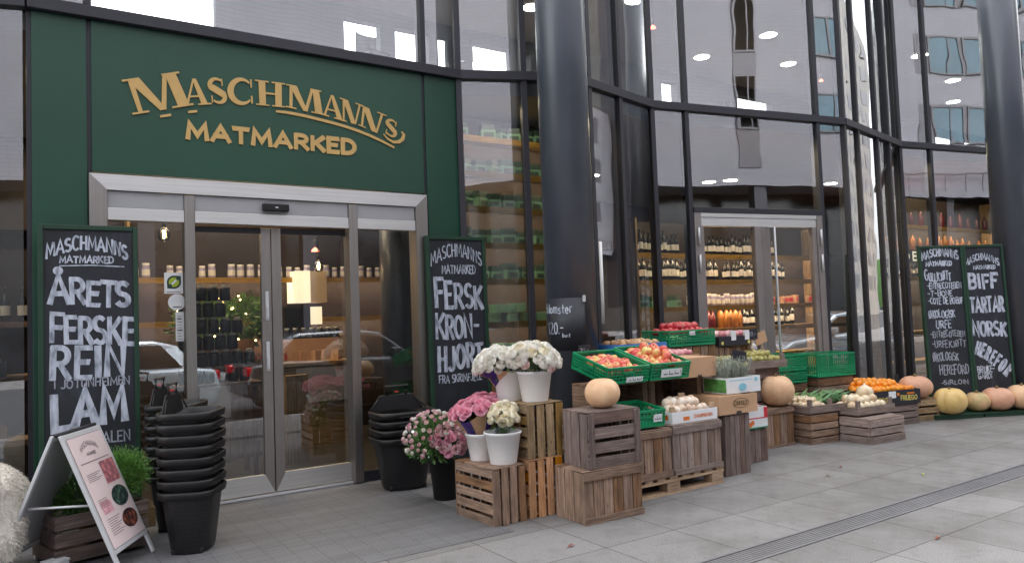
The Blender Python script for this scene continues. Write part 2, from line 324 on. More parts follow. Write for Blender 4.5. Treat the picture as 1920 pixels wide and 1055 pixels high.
# ---------------------------------------------------------------- mesh helpers
class MB:
    def __init__(s): s.v = []; s.f = []; s.mi = []; s.uv = []; s.sm = []
    def add(s, vs, fs, mi=0, uvs=None, smooth=False, X=None):
        o = len(s.v)
        s.v += [tuple(X @ Vector(p)) if X is not None else tuple(p) for p in vs]
        for k, f in enumerate(fs):
            s.f.append([o + i for i in f]); s.mi.append(mi); s.sm.append(smooth)
            s.uv.append(uvs[k] if uvs else [(vs[i][0] + vs[i][1], vs[i][2]) for i in f])
    def box(s, a, b, mi=0, X=None, j=0):
        (x0, y0, z0), (x1, y1, z1) = a, b
        d = (abs(x1 - x0), abs(y1 - y0), abs(z1 - z0)); L = d.index(max(d)); o1, o2 = [k for k in range(3) if k != L]
        V = [(x, y, z) for x in (x0, x1) for y in (y0, y1) for z in (z0, z1)]
        if j: V = [tuple(c + rnd.uniform(-j, j) for c in p) for p in V]
        F = [(0, 1, 3, 2), (4, 6, 7, 5), (0, 4, 5, 1), (2, 3, 7, 6), (0, 2, 6, 4), (1, 5, 7, 3)]
        s.add(V, F, mi, [[(V[i][L], V[i][o1] + V[i][o2]) for i in f] for f in F], False, X); return s
    def lathe(s, prof, n=24, mi=0, X=None, smooth=True, rf=None, cap=True):
        V = []; F = []
        for k, (r, z) in enumerate(prof):
            for i in range(n):
                a = 2 * math.pi * i / n; q = r * (rf(a, k / (len(prof) - 1)) if rf else 1)
                V.append((q * math.cos(a), q * math.sin(a), z))
        for k in range(len(prof) - 1):
            for i in range(n):
                F.append((k * n + i, k * n + (i + 1) % n, (k + 1) * n + (i + 1) % n, (k + 1) * n + i))
        if cap and prof[0][0] > 1e-4: F.append(tuple(range(n))[::-1])
        if cap and prof[-1][0] > 1e-4: F.append(tuple((len(prof) - 1) * n + i for i in range(n)))
        s.add(V, F, mi, None, smooth, X); return s
    def tube(s, pts, r, n=8, mi=0, X=None, closed=False):
        pts = [Vector(p) for p in pts]; V = []; F = []; N_ = len(pts)
        for k, p in enumerate(pts):
            a = pts[k - 1] if (k or closed) else p; b = pts[(k + 1) % N_] if (k < N_ - 1 or closed) else p
            t = (b - a).normalized(); u = t.cross(Vector((0, 0, 1)));
            if u.length < .05: u = t.cross(Vector((1, 0, 0)))
            u.normalize(); w_ = t.cross(u); rr = r[k] if isinstance(r, (list, tuple)) else r
            for i in range(n):
                an = 2 * math.pi * i / n; V.append(tuple(p + u * math.cos(an) * rr + w_ * math.sin(an) * rr))
        for k in range(N_ if closed else N_ - 1):
            for i in range(n):
                k2 = (k + 1) % N_; F.append((k * n + i, k * n + (i + 1) % n, k2 * n + (i + 1) % n, k2 * n + i))
        if not closed: F += [tuple(range(n))[::-1], tuple((N_ - 1) * n + i for i in range(n))]
        s.add(V, F, mi, None, True, X); return s
    def prism(s, poly, y0, y1, mi=0, X=None):
        """outline in x,z pushed from y0 to y1"""
        n = len(poly); V = [(x, y0, z) for x, z in poly] + [(x, y1, z) for x, z in poly]
        F = [tuple(range(n)), tuple(range(2 * n - 1, n - 1, -1))] + [(i, i + n, (i + 1) % n + n, (i + 1) % n) for i in range(n)]
        s.add(V, F, mi, None, False, X); return s
    def build(s, name, mats, parent=None, bevel=0, loc=None):
        me = bpy.data.meshes.new(name); me.from_pydata(s.v, [], s.f)
        mats = mats if isinstance(mats, (list, tuple)) else [mats]
        for q in mats: me.materials.append(M[q] if isinstance(q, str) else q)
        me.polygons.foreach_set('material_index', s.mi); me.polygons.foreach_set('use_smooth', s.sm)
        uvl = me.uv_layers.new(name='UVMap'); uvl.data.foreach_set('uv', [c for f in s.uv for p in f for c in p])
        me.update(); o = bpy.data.objects.new(name, me); COL.objects.link(o)
        if parent: o.parent = parent
        if loc: o.location = loc
        if bevel:
            b = o.modifiers.new('edge', 'BEVEL'); b.width = bevel; b.segments = 2; b.limit_method = 'ANGLE'; b.angle_limit = R(40)
        return o
def tag(o, label=None, cat=None, group=None, kind=None):
    for k, v in (('label', label), ('category', cat), ('group', group), ('kind', kind)):
        if v: o[k] = v
    return o
def thing(name, label, cat, loc=(0, 0, 0), rz=0, group=None, rot=None):
    o = bpy.data.objects.new(name, None); COL.objects.link(o); o.empty_display_size = .05
    o.location = loc; o.rotation_euler = rot if rot else (0, 0, rz); return tag(o, label, cat, group)
def kids(o): return [c for c in bpy.data.objects if c.parent is o]
def copy_tree(o, loc=None, rot=None, label=None, scale=None, parent=None, ch=None):
    c = o.copy(); COL.objects.link(c)
    if parent: c.parent = parent
    if loc is not None: c.location = loc
    if rot is not None: c.rotation_euler = rot
    if scale is not None: c.scale = (scale,) * 3 if isinstance(scale, (int, float)) else scale
    if label: c['label'] = label
    for k in (kids(o) if ch is None else ch): copy_tree(k, parent=c)
    return c
def T(x, y, z, rz=0, rx=0, ry=0): return Matrix.Translation((x, y, z)) @ Matrix.Rotation(rz, 4, 'Z') @ Matrix.Rotation(ry, 4, 'Y') @ Matrix.Rotation(rx, 4, 'X')

# ---- stroke letters, unit height, baseline 0
def arc(cx, cy, rx, ry, a0, a1, n=10): return [(cx + rx * math.cos(R(a0 + (a1 - a0) * i / n)), cy + ry * math.sin(R(a0 + (a1 - a0) * i / n))) for i in range(n + 1)]
G = {
 'A': (.7, [[(0, 0), (.35, 1), (.7, 0)], [(.12, .34), (.58, .34)]]),
 'B': (.6, [[(.05, 0), (.05, 1)], [(.05, 1)] + arc(.3, .76, .26, .24, 90, -90) + [(.05, .52)], [(.05, .52), (.3, .52)] + arc(.3, .26, .3, .26, 90, -90) + [(.05, 0)]]),
 'C': (.6, [arc(.34, .5, .32, .5, 50, 310, 16)]),
 'D': (.65, [[(.05, 0), (.05, 1)], [(.05, 1), (.2, 1)] + arc(.22, .5, .4, .5, 90, -90, 14) + [(.05, 0)]]),
 'E': (.5, [[(.5, 1), (.05, 1), (.05, 0), (.5, 0)], [(.05, .52), (.42, .52)]]),
 'F': (.5, [[(.52, 1), (.05, 1), (.05, 0)], [(.05, .52), (.42, .52)]]),
 'G': (.65, [arc(.34, .5, .32, .5, 50, 330, 16) + [(.64, .45), (.38, .45)]]),
 'H': (.62, [[(.05, 0), (.05, 1)], [(.57, 0), (.57, 1)], [(.05, .5), (.57, .5)]]),
 'I': (.12, [[(.06, 0), (.06, 1)]]),
 'J': (.45, [[(.4, 1), (.4, .25)] + arc(.2, .22, .2, .22, 0, -150, 8)]),
 'K': (.58, [[(.05, 0), (.05, 1)], [(.56, 1), (.07, .42)], [(.2, .56), (.58, 0)]]),
 'L': (.48, [[(.05, 1), (.05, 0), (.48, 0)]]),
 'M': (.8, [[(.03, 0), (.1, 1), (.4, .25), (.7, 1), (.77, 0)]]),
 'N': (.64, [[(.05, 0), (.05, 1), (.59, 0), (.59, 1)]]),
 'O': (.68, [arc(.34, .5, .31, .5, 90, 450, 20)]),
 'P': (.55, [[(.05, 0), (.05, 1)], [(.05, 1), (.25, 1)] + arc(.28, .73, .25, .27, 90, -90) + [(.05, .46)]]),
 'R': (.58, [[(.05, 0), (.05, 1)], [(.05, 1), (.25, 1)] + arc(.28, .74, .25, .26, 90, -90) + [(.05, .48)], [(.26, .48), (.58, 0)]]),
 'S': (.55, [arc(.28, .75, .24, .25, 45, 270, 10) + arc(.28, .25, .25, .25, 85, -140, 10)]),
 'T': (.6, [[(0, 1), (.6, 1)], [(.3, 1), (.3, 0)]]),
 'U': (.6, [[(.05, 1), (.05, .3)] + arc(.3, .28, .25, .28, 180, 360, 10) + [(.55, 1)]]),
 'V': (.62, [[(0, 1), (.31, 0), (.62, 1)]]),
 'Y': (.6, [[(0, 1), (.3, .5), (.6, 1)], [(.3, .5), (.3, 0)]]),
 '-': (.42, [[(.04, .5), (.38, .5)]]), '.': (.12, [[(.06, 0), (.06, .1)]]), '!': (.14, [[(.07, 1), (.07, .3)], [(.07, .1), (.07, 0)]]),
 '1': (.3, [[(.05, .8), (.2, 1), (.2, 0)]]), '2': (.55, [arc(.27, .74, .24, .26, 160, -30, 10) + [(.04, 0), (.54, 0)]]), '0': (.55, [arc(.27, .5, .24, .5, 90, 450, 18)]),
 ' ': (.28, []),
 'b': (.45, [[(.04, 1), (.04, 0)], arc(.22, .3, .19, .3, 180, -180, 14)]), 'l': (.14, [[(.07, 1), (.07, 0)]]), 'o': (.46, [arc(.22, .3, .2, .3, 90, 450, 14)]),
 'm': (.66, [[(.04, .6), (.04, 0)], [(.04, .42)] + arc(.18, .42, .14, .18, 180, 0, 6) + [(.32, 0)], [(.32, .42)] + arc(.47, .42, .14, .18, 180, 0, 6) + [(.61, 0)]]),
 's': (.36, [arc(.18, .45, .14, .15, 45, 270, 8) + arc(.18, .15, .15, .15, 85, -140, 8)]), 't': (.34, [[(.15, .95), (.15, .1), (.3, .02)], [(0, .62), (.3, .62)]]),
 'e': (.44, [[(.04, .32), (.4, .32)] + arc(.22, .3, .19, .3, 10, 310, 12)]), 'r': (.32, [[(.04, .6), (.04, 0)], [(.04, .4)] + arc(.2, .4, .14, .2, 180, 40, 6)]),
 'u': (.44, [[(.04, .6), (.04, .2)] + arc(.2, .2, .16, .2, 180, 360, 8) + [(.36, .6), (.36, 0)]]), 'n': (.42, [[(.04, .6), (.04, 0)], [(.04, .4)] + arc(.21, .4, .16, .2, 180, 0, 8) + [(.37, 0)]]),
 'i': (.12, [[(.06, .6), (.06, 0)], [(.06, .8), (.06, .88)]]),
}
G['4'] = (.55, [[(.4, 0), (.4, 1), (.04, .32), (.52, .32)]]); G['5'] = (.5, [[(.45, 1), (.1, 1), (.08, .58)] + arc(.24, .32, .22, .3, 110, -140, 10)]); G['9'] = (.5, [arc(.25, .72, .2, .27, 0, 360, 12) + [(.42, .3), (.3, 0)]])
G['Å'] = (.7, G['A'][1] + [arc(.35, 1.16, .1, .08, 90, 450, 10)])
G['Ø'] = (.68, G['O'][1] + [[(.05, -.05), (.64, 1.05)]])
def ribbon(mb, pts, wd, P, mi=0, slant=0):
    """a brush stroke of width wd along pts in the (u, v) plane; P maps (u, v) to space"""
    n = len(pts); V = []
    cl = n > 2 and math.dist(pts[0], pts[-1]) < 1e-6
    for k in range(n):
        a = pts[k - 1] if k else (pts[n - 2] if cl else pts[0]); b = pts[k + 1] if k < n - 1 else (pts[1] if cl else pts[-1]); p = pts[k]
        d1 = Vector((p[0] - a[0], p[1] - a[1])); d2 = Vector((b[0] - p[0], b[1] - p[1]))
        if d1.length < 1e-9: d1 = d2
        if d2.length < 1e-9: d2 = d1
        d1.normalize(); d2.normalize(); n1 = Vector((-d1.y, d1.x)); n2 = Vector((-d2.y, d2.x)); nn = n1 + n2
        if nn.length < .3: nn = n1
        nn.normalize(); q = wd / 2 / max(.45, nn.dot(n1))
        e = Vector((0, 0))
        if not cl and k == 0: e = -d2 * wd * .3 + nn * 0
        if not cl and k == n - 1: e = d1 * wd * .3
        V.append((p[0] + nn.x * q + e.x * (1 + slant), p[1] + nn.y * q + e.y)); V.append((p[0] - nn.x * q + e.x * (1 - slant), p[1] - nn.y * q + e.y))
    F = [(2 * k, 2 * k + 1, 2 * k + 3, 2 * k + 2) for k in range(n - 1)]
    mb.add([P(*v) for v in V], F, mi)
def write(mb, txt, u0, v0, width, height, stroke, P, arch=0, rise=0, jit=.02, lean=0, mi=0, gap=.16, seed=1, grow=0, turn=(0, 0)):
    """letters of txt from u0 along the baseline v0, fitted to width; arch lifts the middle, rise lifts the end, grow enlarges the first letter"""
    rg = random.Random(seed); adv = []; x = 0
    for k, ch in enumerate(txt):
        gw = G[ch][0] * (1 + grow * (k == 0)); adv.append(x); x += gw + gap
    x -= gap; sc = width / x
    for k, ch in enumerate(txt):
        big = 1 + grow * (k == 0); jx, jy, js = rg.uniform(-jit, jit), rg.uniform(-jit, jit) * 1.5, 1 + rg.uniform(-jit, jit) * 2; rot = rg.uniform(-jit, jit) * 1.5
        for si, st in enumerate(G[ch][1]):
            pts = []
            for (px, py) in st:
                py2 = py * js * big; px2 = px * big + lean * py2
                u = (adv[k] + px2 + jx - rot * py2) * sc; f = u / width
                v = (py2 + jy + rot * px2) * height + arch * (1 - (2 * f - 1) ** 2) + rise * f
                if turn != (0, 0):
                    f0 = adv[k] / x; th = turn[0] + (turn[1] - turn[0]) * f0; lx, ly = px2 * sc, py2 * height
                    u = adv[k] * sc + lx * math.cos(th) - ly * math.sin(th); v = rise * f0 ** 1.3 + lx * math.sin(th) + ly * math.cos(th)
                pts.append((u0 + u, v0 + v))
            cnt[0] += 1; off = (cnt[0] % 7) * .00025
            ribbon(mb, pts, stroke * rg.uniform(.88, 1.1), lambda u, v, o=off: P(u, v, o), mi, .3)
cnt = [0]
def text_mesh(txt, size, name, mats, parent, X, extrude=.01, offset=.0):
    cu = bpy.data.curves.new('txt', 'FONT'); cu.body = txt; cu.size = size; cu.extrude = extrude; cu.offset = offset; cu.resolution_u = 4
    o = bpy.data.objects.new('txt', cu); COL.objects.link(o); dg = bpy.context.evaluated_depsgraph_get(); dg.update()
    me = bpy.data.meshes.new_from_object(o.evaluated_get(dg)); bpy.data.objects.remove(o); bpy.data.curves.remove(cu)
    me.transform(X); me.materials.clear(); me.materials.append(M[mats]); r = bpy.data.objects.new(name, me); COL.objects.link(r); r.parent = parent; return r

# ================================================================ ground
def sheet(name, x0, y0, x1, y1, z, mat, thick=.3):
    o = MB().box((x0, y0, z - thick), (x1, y1, z)).build(name, mat); o['kind'] = 'structure'; return o
sheet('pavement', -40, 1.2, 120, 6.9, 0, 'paving')
sheet('entrance_paving', -1.6, 4.462, 2.885, 6.62, .004, 'mat', .1)
sheet('road', -60, -10.6, 160, 1.06, -.12, 'asphalt')
sheet('kerb', -60, 1.06, 160, 1.2, .002, 'kerb')
sheet('far_pavement', -60, -13, 160, -10.6, .0, 'paving')
sheet('ground', -400, -400, 600, 400, -.5, 'asphalt')

t = thing('drain_channel', 'long slotted metal drain channel let into the grey paving', 'drain', (0, 0, 0))
mb = MB(); mb.box((-10, 2.995, -.02), (30, 3.02, .006)); mb.box((-10, 3.175, -.02), (30, 3.2, .006)); mb.build('drain_frame', 'drain_metal', t)
mb = MB()
for k in range(6): mb.box((-10, 3.032 + k * .0245, -.02), (30, 3.044 + k * .0245, .003))
mb.build('drain_bar', 'drain_metal', t)
MB().box((-10, 3.021, -.02), (30, 3.174, -.006)).build('drain_bed', 'rubber', t)

for k, (x, y, a) in enumerate([(2.98, 3.93, .3), (4.85, 2.56, .2), (3.55, 2.92, 1.1), (6.35, 4.2, .5), (7.9, 4.16, 2), (6.55, 3.55, .7), (5.93, 4.05, .1)]):
    mb = MB(); pts = [(-.045, 0, .004), (0, -.011, .012), (.05, 0, .003), (0, .011, .014)]
    mb.add([Vector(p) for p in pts], [(0, 1, 3), (1, 2, 3)], 0); mb.add([(-.075, 0, .006), (-.045, -.002, .006), (-.045, .002, .006)], [(0, 1, 2)], 0)
    o = mb.build('fallen_leaf', ['leaf_rust', 'leaf_rust', 'leaf_rust', 'leaf_rust', 'leaf_rust', 'lime_print', 'stem_brown'][k]); o.location = (x, y, .003); o.rotation_euler = (0, 0, a)
    tag(o, ['thin red leaf lying on the paving before the lowest crates', 'red leaf lying beyond the drain channel on the road side', 'rusty leaf caught at the edge of the drain channel', 'small dark red leaf on the paving in front of the tall dark crate', 'orange leaf on the paving in front of the low closed crate', 'yellowish leaf on the open paving between drain and stacked crates', 'brown leaf scrap on the paving near the pallet'][k], 'leaf', 'fallen leaves on the paving')

# ================================================================ the shop building
V1, V2, V3, V4, V5, V6, V7 = (.055, 6.72), (3.853, 6.72), (4.99, 6.24), (6.517, 6.616), (9.617, 6.03), (11.856, 6.485), (17.0, 5.48)
V0 = (-4.2, 7.85)
HT = 4.05
shop = thing('shop_building', 'glass fronted shop building with folded facade and dark green entrance surround', 'building', (0, 0, 0))
def along(a, b, s):
    d = math.dist(a, b); return (a[0] + (b[0] - a[0]) * s / d, a[1] + (b[1] - a[1]) * s / d)
def face(a, b):
    """frame of a facade plane: x along it, -y outwards"""
    return Matrix.Translation((a[0], a[1], 0)) @ Matrix.Rotation(math.atan2(b[1] - a[1], b[0] - a[0]), 4, 'Z')
def mullion(p, rz=0, z0=0, z1=7.7, wd=.06, dp=.13):
    MB().box((-wd / 2, -.035, z0), (wd / 2, dp - .035, z1)).build('mullion', 'dark_metal', shop).matrix_local = T(p[0], p[1], 0, rz)
def pane(X, x0, x1, z0, z1, mat):
    mb = MB(); mb.add([(x0, 0, z0), (x1, 0, z0), (x1, 0, z1), (x0, 0, z1)], [(0, 1, 2, 3)], 0)
    mb.add([(x0, .02, z0), (x0, .02, z1), (x1, .02, z1), (x1, .02, z0)], [(0, 1, 2, 3)], 1)
    mb.add([(x0, 0, z0), (x0, 0, z1), (x0, .02, z1), (x0, .02, z0), (x1, 0, z0), (x1, 0, z1), (x1, .02, z1), (x1, .02, z0)], [(0, 1, 2, 3), (4, 7, 6, 5)], 1)
    o = mb.build('glass_pane', [mat, 'clear'], shop); o.matrix_local = X; return o
facets = [(V0, V1, [0, 2.2]), (V2, V3, [0, .70]), (V3, V4, [0, .28, .87]), (V4, V5, [0, .505, 2.665]), (V5, V6, [0, .49, 1.26, 1.77]), (V6, V7, [0, .69, 2.7])]
for a, b, ss in facets:
    X = face(a, b); L = math.dist(a, b); rz = math.atan2(b[1] - a[1], b[0] - a[0])
    for s in ss: mullion(along(a, b, s), rz)
    for s0, s1 in zip(ss, ss[1:] + [L]):
        up = pane(X, s0 + .03, s1 - .03, HT + .05, 7.6, 'glass_up')
        if a is V4 and s0 == .505:
            pane(X, s0 + .03, s1 - .03, 2.79, HT - .05, 'glass')
            continue
        pane(X, s0 + .03, s1 - .03, .14, HT - .05, 'glass')
    mb = MB(); mb.box((.0, -.055, HT - .048), (L, .09, HT + .048)); o = mb.build('transom', 'dark_metal', shop, .004); o.matrix_local = X
    for s0, s1 in zip(ss, ss[1:] + [L]):
        if a is V4 and s0 == .505: continue
        mb = MB(); mb.box((s0 + .031, -.05, 0.0), (s1 - .031, .08, .14)); mb.build('sill', 'dark_metal', shop).matrix_local = X
# entrance bay
XE = face(V1, V2)
MB().box((0, -.06, HT - .048), (3.798, .1, HT + .048)).build('transom', 'dark_metal', shop, .004).matrix_local = XE
for x in (.055, .46, 3.437): mullion((x, 6.72), 0, HT + .06, 7.7, .055)
for x0, x1 in ((.055, .46), (.46, 3.437), (3.437, 3.853)):
    pane(T(0, 6.72, 0), x0 + .03, x1 - .03, HT + .05, 7.6, 'glass_up')
for x in (.065, .468, 3.437): MB().box((x - .017, 6.735, 0), (x + .017, 6.80, 3.99)).build('panel_joint', 'dark_metal', shop)
MB().box((.082, 6.72, 0), (.451, 6.78, 3.998)).build('cladding_panel', 'green_panel', shop, .003)
MB().box((.485, 6.72, 2.775), (3.42, 6.78, 3.998)).build('cladding_panel', 'green_panel', shop, .003)
MB().box((3.454, 6.72, 0), (3.82, 6.78, 3.998)).build('cladding_panel', 'green_panel', shop, .003)
# sliding entrance door
ed = MB().box((.5, 6.76, .005), (3.4, 6.9, .02)).build('entrance_door', 'alu', shop)
mb = MB(); mb.add([(.46, 6.69, 0), (.585, 6.69, 0), (.585, 6.69, 2.63), (.46, 6.69, 2.755), (.46, 6.86, 0), (.585, 6.86, 0), (.585, 6.86, 2.63), (.46, 6.86, 2.755)], [(0, 1, 2, 3), (4, 7, 6, 5), (0, 3, 7, 4), (1, 5, 6, 2), (3, 2, 6, 7)]); mb.build('jamb', 'steel_v_shaded', ed)
mb = MB(); mb.add([(3.43, 6.69, 0), (3.3, 6.69, 0), (3.3, 6.69, 2.63), (3.43, 6.69, 2.755), (3.43, 6.86, 0), (3.3, 6.86, 0), (3.3, 6.86, 2.63), (3.43, 6.86, 2.755)], [(3, 2, 1, 0), (5, 6, 7, 4), (4, 7, 3, 0), (2, 6, 5, 1), (7, 6, 2, 3)]); mb.build('jamb', 'steel_v_shaded', ed)
mb = MB(); mb.add([(.46, 6.69, 2.757), (3.43, 6.69, 2.757), (3.3, 6.69, 2.632), (.585, 6.69, 2.632), (.46, 6.86, 2.757), (3.43, 6.86, 2.757), (3.3, 6.86, 2.632), (.585, 6.86, 2.632)], [(3, 2, 1, 0), (0, 1, 5, 4), (2, 3, 7, 6), (4, 5, 6, 7)]); mb.build('head_frame', 'steel_h', ed)
for x0, x1 in ((.587, 1.155), (1.24, 2.6), (2.69, 3.298)):
    MB().box((x0, 6.715, 2.495), (x1, 6.76, 2.628)).build('header_panel', 'white_metal', ed, .003)
    MB().box((x0, 6.70, 2.392), (x1, 6.76, 2.492)).build('header_rail', 'steel_h', ed, .003)
for x0, x1 in ((1.157, 1.238), (2.602, 2.688)): MB().box((x0, 6.698, .012), (x1, 6.80, 2.62)).build('post', 'steel_v_shaded', ed, .003)
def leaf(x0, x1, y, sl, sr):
    MB().box((x0, y, .03), (x0 + sl, y + .05, 2.38)).build('door_stile', 'steel_v_shaded', ed, .002)
    MB().box((x1 - sr, y, .03), (x1, y + .05, 2.38)).build('door_stile', 'steel_v_shaded', ed, .002)
    mb = MB(); mb.add([(x0 + .002, y - .002, .032), (x1 - .002, y - .002, .032), (x1 - sr, y - .002, .19), (x0 + sl, y - .002, .19)], [(0, 1, 2, 3)]); mb.box((x0 + sl + .001, y + .002, .032), (x1 - sr - .001, y + .048, .19)); mb.build('bottom_rail', 'steel_h', ed)
    MB().box((x0 + sl, y + .004, 2.33), (x1 - sr, y + .046, 2.38)).build('top_rail', 'dark_metal', ed)
    mb = MB(); mb.add([(x0 + sl, y + .02, .19), (x1 - sr, y + .02, .19), (x1 - sr, y + .02, 2.33), (x0 + sl, y + .02, 2.33)], [(0, 1, 2, 3)]); mb.build('door_glass', 'glass_door', ed)
leaf(1.16, 1.892, 6.80, .05, .085); leaf(1.9, 2.64, 6.80, .085, .04)
MB().box((2.615, 6.79, .03), (2.63, 6.80, 2.36)).build('brush_seal', 'white_metal', ed)
for x0, x1 in ((.587, 1.155), (2.69, 3.298)):
    mb = MB(); mb.add([(x0, 6.775, .1), (x1, 6.775, .1), (x1, 6.775, 2.39), (x0, 6.775, 2.39)], [(0, 1, 2, 3)]); mb.build('side_light_glass', 'glass_door', ed)
    MB().box((x0, 6.74, .012), (x1, 6.80, .1)).build('side_light_sill', 'dark_metal', ed)
for z0, z1 in ((1.55, 1.81), (1.10, 1.36)):
    mb = MB(); mb.box((1.835, 6.775, z0), (1.862, 6.799, z1)); mb.box((1.84, 6.755, z0 + .02), (1.857, 6.775, z0 + .12)); mb.build('handle', 'alu', ed, .003)
mb = MB(); mb.box((1.8, 6.66, 2.52), (2.03, 6.715, 2.585)); mb.build('motion_sensor', 'black', ed, .008); MB().box((1.905, 6.655, 2.545), (1.93, 6.66, 2.556)).build('sensor_eye', 'alu', ed)
# stickers on the fixed light
def disc(n, cx, cz, r, a0=0): return [(cx + r * math.cos(2 * math.pi * k / n + a0), cz + r * math.sin(2 * math.pi * k / n + a0)) for k in range(n)]
mb = MB(); mb.prism([(1.005, 1.80), (1.15, 1.80), (1.15, 1.975), (1.005, 1.975)], 6.772, 6.774, 0)
cx, cz = 1.08, 1.895
pt = [(cx - .052, cz - .052), (cx, cz - .055)] + [(cx + .055 * math.cos(R(a)), cz + .055 * math.sin(R(a))) for a in range(-80, 1, 10)] + [(cx + .052, cz + .052), (cx, cz + .055)] + [(cx + .055 * math.cos(R(a)), cz + .055 * math.sin(R(a))) for a in range(100, 181, 10)]
mb.prism(pt, 6.7705, 6.772, 1); mb.prism(disc(24, cx, cz, .04), 6.769, 6.7705, 2)
mb.add([(cx - .04, 6.768, cz - .028), (cx - .028, 6.768, cz - .04), (cx + .04, 6.768, cz + .028), (cx + .028, 6.768, cz + .04)], [(0, 1, 2, 3)], 1)
mb.add([(cx - .024, 6.767, cz - .014), (cx - .014, 6.767, cz - .024), (cx + .024, 6.767, cz + .014), (cx + .014, 6.767, cz + .024)], [(0, 1, 2, 3)], 0)
mb.box((1.02, 6.770, 1.812), (1.13, 6.772, 1.816), 3); mb.build('sticker', ['white_card', 'gift_green', 'lime_print', 'ink'], ed)
mb = MB(); mb.prism(disc(32, 1.1, 1.727, .068), 6.7725, 6.774, 0); mb.box((1.07, 6.7705, 1.685), (1.135, 6.7725, 1.692), 1); mb.build('sticker', ['white_card', 'ink'], ed)
mb = MB(); mb.prism([(1.088, 1.40), (1.153, 1.40), (1.153, 1.645), (1.088, 1.645)], 6.7725, 6.774, 0)
for k in range(9): mb.box((1.1, 6.7705, 1.415 + k * .024), (1.14 - (k % 3) * .006, 6.7725, 1.419 + k * .024 + (k % 4 == 3) * .006), 1)
mb.build('sticker', ['white_card', 'ink'], ed)

# second door in the folded facade
X3 = face(V4, V5); d2 = MB().box((.54, -.02, .0), (2.635, .09, .012)).build('side_door', 'alu', shop); d2.matrix_local = X3
def dbox(n, a, b, mat, bv=.003): return MB().box(a, b).build(n, mat, d2, bv)
dbox('door_frame_side', (.537, -.045, .012), (.64, .08, 2.72), 'door_bronze'); dbox('door_frame_side', (2.535, -.045, .012), (2.635, .08, 2.72), 'door_bronze')
dbox('door_frame_head', (.641, -.043, 2.665), (2.534, .08, 2.72), 'steel_h'); dbox('leaf_head', (.641, -.03, 2.555), (2.534, .06, 2.663), 'steel_h')
dbox('door_frame_head', (.537, -.05, 2.721), (2.635, .08, 2.79), 'dark_metal')
dbox('leaf_stile', (.642, -.03, .013), (.685, .05, 2.554), 'door_bronze'); dbox('leaf_stile', (1.487, -.03, .013), (1.60, .05, 2.554), 'door_bronze'); dbox('leaf_stile', (1.603, -.03, .013), (1.735, .05, 2.554), 'door_bronze'); dbox('leaf_stile', (2.465, -.03, .013), (2.533, .05, 2.554), 'door_bronze')
dbox('leaf_rail', (.686, -.028, .013), (1.486, .05, .2), 'door_bronze'); dbox('leaf_rail', (1.736, -.028, .013), (2.464, .05, .2), 'door_bronze')
for x0, x1 in ((.686, 1.486), (1.736, 2.464)):
    mb = MB(); mb.add([(x0, .0, .2), (x1, .0, .2), (x1, .0, 2.554), (x0, .0, 2.554)], [(0, 1, 2, 3)]); mb.build('door_glass', 'glass_door', d2)
mb = MB(); mb.tube([(1.70, -.03, 2.55), (1.735, -.11, 2.55), (1.735, -.11, .3), (1.70, -.03, .3)], .016, 10); mb.build('pull_handle', 'alu', d2)
for x in (.585, 2.585):
    for z in (2.42, 2.08): mb = MB(); mb.tube([(x, -.062, z - .11), (x, -.062, z + .11)], .014, 8); mb.build('hinge', 'alu', d2)
mb = MB(); mb.tube([(5.25, 6.19, 1.39), (5.25, 6.19, 2.28)], .018, 8); mb.build('white_rail', 'white_plastic', shop)

# shell
def sbox(n, a, b, mat): return MB().box(a, b).build(n, mat, shop)
sbox('shop_floor', (-6, 6.83, -.3), (32, 13.1, .0), 'dark_floor')
poly = [V0, V1, V2, V3, V4, V5, V6, V7, (32, 3.6), (32, 13.1), (-6, 13.1), (-6, 8.3)]
def slab(n, z0, z1, mat, inset=.1):
    mb = MB(); P_ = [(x, y + (inset if y < 9 else 0)) for x, y in poly]; k = len(P_)
    mb.add([(x, y, z0) for x, y in P_] + [(x, y, z1) for x, y in P_], [tuple(range(k))[::-1], tuple(range(k, 2 * k))] + [(i, (i + 1) % k, (i + 1) % k + k, i + k) for i in range(k)], 0); mb.build(n, mat, shop)
slab('floor_slab', 3.87, 4.02, 'ceiling'); slab('floor_slab', 7.25, 7.6, 'ceiling')
MB().box((-6, 8.3, 7.62), (32, 13.0, 8.0)).build('roof', 'grey_wall', shop)
sbox('back_wall', (-6, 12.8, 0), (32, 13.0, 3.86), 'brown_wall'); sbox('side_wall', (-6.2, 7.9, 0), (-6, 13, 7.6), 'grey_wall'); sbox('side_wall', (32, 4, 0), (32.2, 13, 7.6), 'grey_wall'); MB().box((0, 0, 0), (15.2, .2, 7.6)).build('front_wall', 'grey_wall', shop).matrix_local = face((17.05, 5.5), (32, 3.7))
sbox('bulkhead', (6.0, 12.2, 2.9), (32, 12.75, 3.86), 'brown_wall'); sbox('bulkhead', (-6, 10.6, 2.75), (5.8, 10.8, 3.86), 'brown_wall'); sbox('partition', (5.8, 7.6, 0), (5.9, 12.75, 3.86), 'brown_wall')
# upper back wall with window openings to the sky
mb = MB(); mb.box((-6, 12.6, 4.02), (32, 12.8, 5.6)); mb.box((-6, 12.6, 7.0), (32, 12.8, 7.25))
xs = [-6, .85, 2.7, 4.9, 5.6, 5.9, 6.6, 6.8, 7.05, 7.3, 8.5, 8.7, 9.0, 12.8, 13.3, 15.5, 16.9, 25.3, 26.6, 26.9, 28.6, 32]
for k in range(0, len(xs) - 1, 2): mb.box((xs[k], 12.6, 5.6), (xs[k + 1], 12.8, 7.0))
mb.build('back_wall', 'grey_wall', shop)

